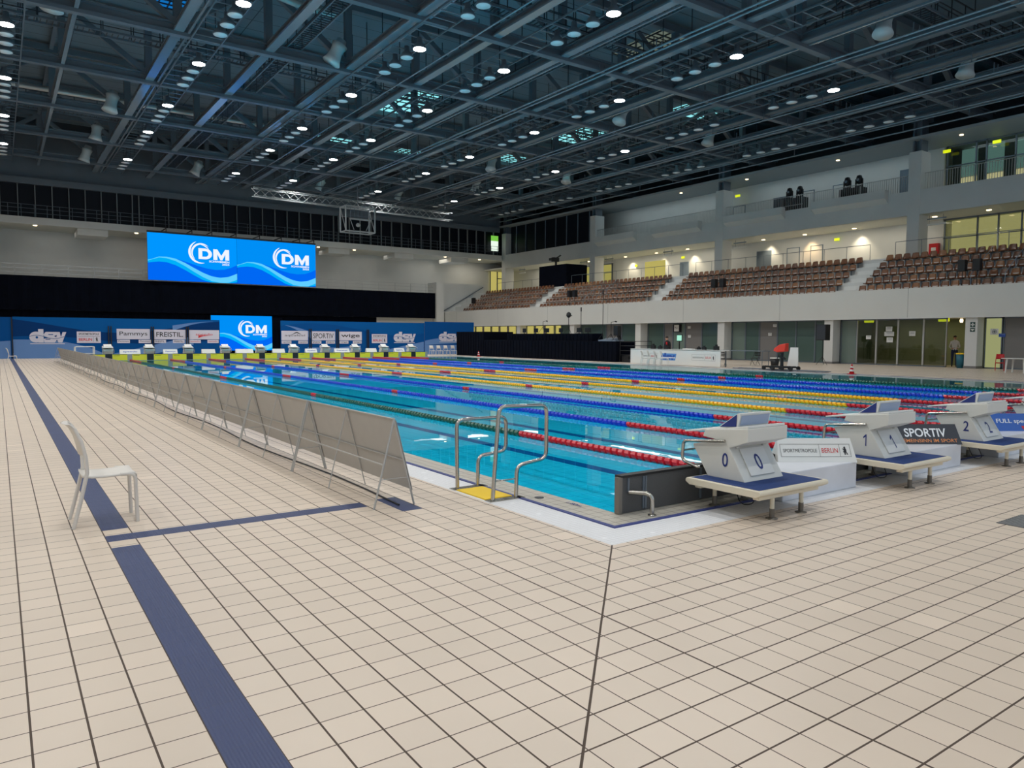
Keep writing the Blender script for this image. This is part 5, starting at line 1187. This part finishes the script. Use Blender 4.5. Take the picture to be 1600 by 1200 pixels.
# moving head lights on cases
for i, (y, w) in enumerate(((33.6, 2.1), (28.3, 1.9))):
    mb = MB(); mb.box(51.7, 52.5, y-w/2, y+w/2, 12.62, 13.75, M_BLACK); t = mb.build('flight_case', bevel=.02); tag(t, 'dark flight case on the upper right gallery, %s of the two' % ('left', 'right')[i], 'case', 'flight cases on the upper gallery')
    f = MB()
    for s in (-1, 1): f.box(51.68, 51.7, y+s*w*.45-.04, y+s*w*.45+.04, 12.62, 13.75, M_ALU)
    f.box(51.68, 51.7, y-w/2, y+w/2, 13.1, 13.16, M_ALU); f.build('metal_edge', t)
    for j, s in enumerate((-.5, .5)):
        t = empty('moving_head_light', (52.1, y+s, 13.75), 0, 'black moving stage light on the %s flight case, %s one' % (('left', 'right')[i], ('right', 'left')[j]), 'stage light', 'moving stage lights on the upper gallery')
        mb = MB(); mb.box(-.2, .2, -.22, .22, 0, .15, M_BLACK); mb.box(-.08, .08, -.3, -.24, .1, .7, M_BLACK); mb.box(-.08, .08, .24, .3, .1, .7, M_BLACK); mb.build('yoke', t)
        mb = MB(); mb.lathe([(.12,.3), (.22,.4), (.24,.75), (.18,.95), (.05,1.0)], M_BLACK, n=14); mb.build('lamp_head', t)
        mb = MB(); mb.lathe([(.12,0), (.12,.01)], M_STEEL2, (0,0,0), 12); q = mb.build('lens', t); q.rotation_euler = (0, R(-90), 0); q.location = (-.25, 0, .62)

# ------------------------------------------------------------------ people
def person(lab, loc, rz, joints, mats_, hair_rgb, cut=(.95, 1.40)):
    """one skinned body; materials by height; hair as a child"""
    P = joints
    names = list(P); idx = {k: i for i, k in enumerate(names)}
    me = bpy.data.meshes.new('body')
    chain = [('pelvis','waist'), ('waist','chest'), ('chest','neck'), ('neck','jaw'), ('jaw','crown'), ('pelvis','hipL'), ('hipL','kneeL'), ('kneeL','ankleL'), ('ankleL','toeL'), ('pelvis','hipR'), ('hipR','kneeR'), ('kneeR','ankleR'), ('ankleR','toeR'), ('chest','shL'), ('shL','elL'), ('elL','wrL'), ('wrL','palmL'), ('chest','shR'), ('shR','elR'), ('elR','wrR'), ('wrR','palmR')]
    vs = [Vector(P[n][0]) for n in names]; rad = [P[n][1] for n in names]; es = [(idx[a], idx[b]) for a, b in chain]
    for s in 'LR':   # five fingers
        pw = vs[idx['palm'+s]]; d = (pw-vs[idx['wr'+s]]).normalized(); sd = d.cross(Vector((0,0,1))).normalized()
        for k in range(5):
            off = (k-2)*.02 if k < 4 else -.05; base = pw + sd*off + (d*.02 if k < 4 else -d*.03); L = (.035,.042,.04,.032,.03)[k]
            m_ = base + d*L + (sd*off*.3); e = m_ + d*L*.7 + Vector((0,0,-.018))
            n0 = len(vs); vs += [base, m_, e]; rad += [.010, .009, .008]; es += [(idx['palm'+s], n0), (n0, n0+1), (n0+1, n0+2)]
    me.from_pydata([tuple(v) for v in vs], es, [])
    ob = bpy.data.objects.new('body_source', me); col.objects.link(ob)
    sk = ob.modifiers.new('skin', 'SKIN'); sk.use_smooth_shade = True
    for i, r in enumerate(rad):
        r = r if isinstance(r, tuple) else (r, r); me.skin_vertices[0].data[i].radius = r
    me.skin_vertices[0].data[idx['pelvis']].use_root = True
    ss = ob.modifiers.new('sub', 'SUBSURF'); ss.levels = 2; ss.render_levels = 2
    dg = bpy.context.evaluated_depsgraph_get(); dg.update(); m2 = bpy.data.meshes.new_from_object(ob.evaluated_get(dg)); bpy.data.objects.remove(ob)
    t = empty('person', loc, rz, lab, 'person')
    bd = bpy.data.objects.new('body', m2); col.objects.link(bd); bd.parent = t
    m2.materials.clear()
    for mt in mats_: m2.materials.append(mt)
    wl, wr, nk = vs[idx['wrL']], vs[idx['wrR']], vs[idx['neck']]
    for p in m2.polygons:
        c = p.center
        if c.z > nk.z+.02 or (c-wl).length < .15 and c.z > .5 and (c-vs[idx['elL']]).length > .24 or (c-wr).length < .15 and (c-vs[idx['elR']]).length > .24: k = 0
        elif c.z > vs[idx['pelvis']].z+.02 or (c-vs[idx['elL']]).length < .16 or (c-vs[idx['elR']]).length < .16: k = 1
        elif c.z > .09: k = 2
        else: k = 3
        p.material_index = k
    h = vs[idx['crown']]; j = vs[idx['jaw']]; up_ = (h-j).normalized(); mb = MB()
    hm = mat('hair_%d_%d_%d' % hair_rgb, hair_rgb, .7); rings = 7; n = 14; V_ = []
    for i in range(rings):
        a = R(90*i/(rings-1)); 
        for q in range(n):
            b = 2*math.pi*q/n; V_.append((h.x-.012+.098*math.cos(b)*math.cos(a)*1.08, h.y+.088*math.sin(b)*math.cos(a), h.z-.02+.10*math.sin(a)))
    mb.add(V_, [(i*n+q, i*n+(q+1)%n, (i+1)*n+(q+1)%n, (i+1)*n+q) for i in range(rings-1) for q in range(n)] + [tuple(range(n))], hm, True); mb.build('hair', t)
    # face: brow, nose, eyes, mouth, ears
    fc = Vector((j.x+.02, j.y, (h.z+j.z)/2)); mb = MB()
    mb.add([(fc.x+.085,fc.y-.012,fc.z-.01), (fc.x+.085,fc.y+.012,fc.z-.01), (fc.x+.108,fc.y,fc.z-.012), (fc.x+.078,fc.y,fc.z+.045)], [(0,1,2), (0,2,3), (1,3,2), (0,3,1)], M_SKIN)
    for s in (-1, 1): mb.lathe([(.004,-.006), (.008,0), (.004,.006)], M_BLACK, (fc.x+.083, fc.y+s*.032, fc.z+.035), 8); mb.lathe([(.01,-.025), (.018,0), (.008,.03)], M_SKIN, (fc.x-.01, fc.y+s*.088, fc.z+.015), 8)
    mb.box(fc.x+.078, fc.x+.086, fc.y-.022, fc.y+.022, fc.z-.048, fc.z-.040, M_INKR); mb.build('face', t)
    return t
def pose(walk=0.0, hands=.0, sit=False, lean=0.0):
    z = 0; J = {
     'pelvis': ((0,0,.95), (.14,.11)), 'waist': ((.02+lean*.3,0,1.12), (.13,.10)), 'chest': ((.02+lean*.7,0,1.34), (.165,.115)), 'neck': ((.03+lean,0,1.50), .055), 'jaw': ((.05+lean*1.1,0,1.58), (.065,.07)), 'crown': ((.04+lean*1.1,0,1.70), (.085,.095)),
     'hipL': ((0,.09,.88), .095), 'kneeL': ((.05+walk*.5,.10,.49), .062), 'ankleL': ((-.02+walk*.6,.10,.09), .042), 'toeL': ((.15+walk*.6,.11,.04), .038),
     'hipR': ((0,-.09,.88), .095), 'kneeR': ((.05-walk*.2,-.10,.49), .062), 'ankleR': ((-.04-walk,-.10,.09), .042), 'toeR': ((.13-walk,-.11,.04), .038),
     'shL': ((.02+lean*.8,.18,1.40), .06), 'elL': ((.02+lean*.8,.25,1.12), .047), 'wrL': ((.22+hands,.14,1.05+hands*.3), .032), 'palmL': ((.29+hands,.09,1.07+hands*.3), (.035,.02)),
     'shR': ((.02+lean*.8,-.18,1.40), .06), 'elR': ((.02+lean*.8,-.25,1.12), .047), 'wrR': ((.22+hands,-.14,1.03+hands*.3), .032), 'palmR': ((.29+hands,-.09,1.05+hands*.3), (.035,.02))}
    return J
JEANS = mat('dark_jeans', (38, 50, 84), .8); SHIRT = mat('white_shirt', (214, 208, 206), .8); SHOE = mat('dark_shoe', (30, 30, 34), .6); BLK = mat('black_jacket', (24, 22, 26), .8)
pp = person('person in white shirt and dark jeans looking at a phone in the open doorway', (42.9, 16.05, 0), R(205), pose(.1), [M_SKIN, SHIRT, JEANS, SHOE], (44, 34, 30)); pp.scale = (1.08, 1.08, 1.08)
mb = MB(); mb.box(.30, .44, -.04, .04, 1.07, 1.08, M_BLACK); mb.build('phone'); bpy.data.objects['phone'].matrix_world = Matrix.Translation((42.9, 16.05, .09)) @ Matrix.Rotation(R(205), 4, 'Z'); tag(bpy.data.objects['phone'], 'dark phone held by the person in the white shirt', 'phone')
person('person in a black and red jacket standing behind the white sponsor desk', (30.3, 27.5, 0), R(180), pose(0, .1, lean=.18), [M_SKIN, BLK, BLK, SHOE], (30, 24, 22))
person('person in dark clothes bending over the mixing console on the black platform', (32.2, 34.1, .75), R(185), pose(0, .1, lean=.15), [M_SKIN, BLK, BLK, SHOE], (60, 48, 42))
t = bpy.data.objects['person.001']; mb = MB(); mb.box(.22, .26, -.05, .05, 1.1, 1.42, M_RED); mb.build('red_lapel', t)
mb = MB(); mb.box(31.1, 31.15, 27.25, 27.6, 1.5, 1.85, glow('tablet_glow', (170, 236, 210), 1.0)); mb.box(31.15, 31.18, 27.2, 27.65, 1.45, 1.9, M_BLACK); mb.box(31.13, 31.17, 27.4, 27.46, 0, 1.5, M_BLACK); tag(mb.build('info_screen'), 'small bright screen on a pole behind the person at the white desk', 'screen')
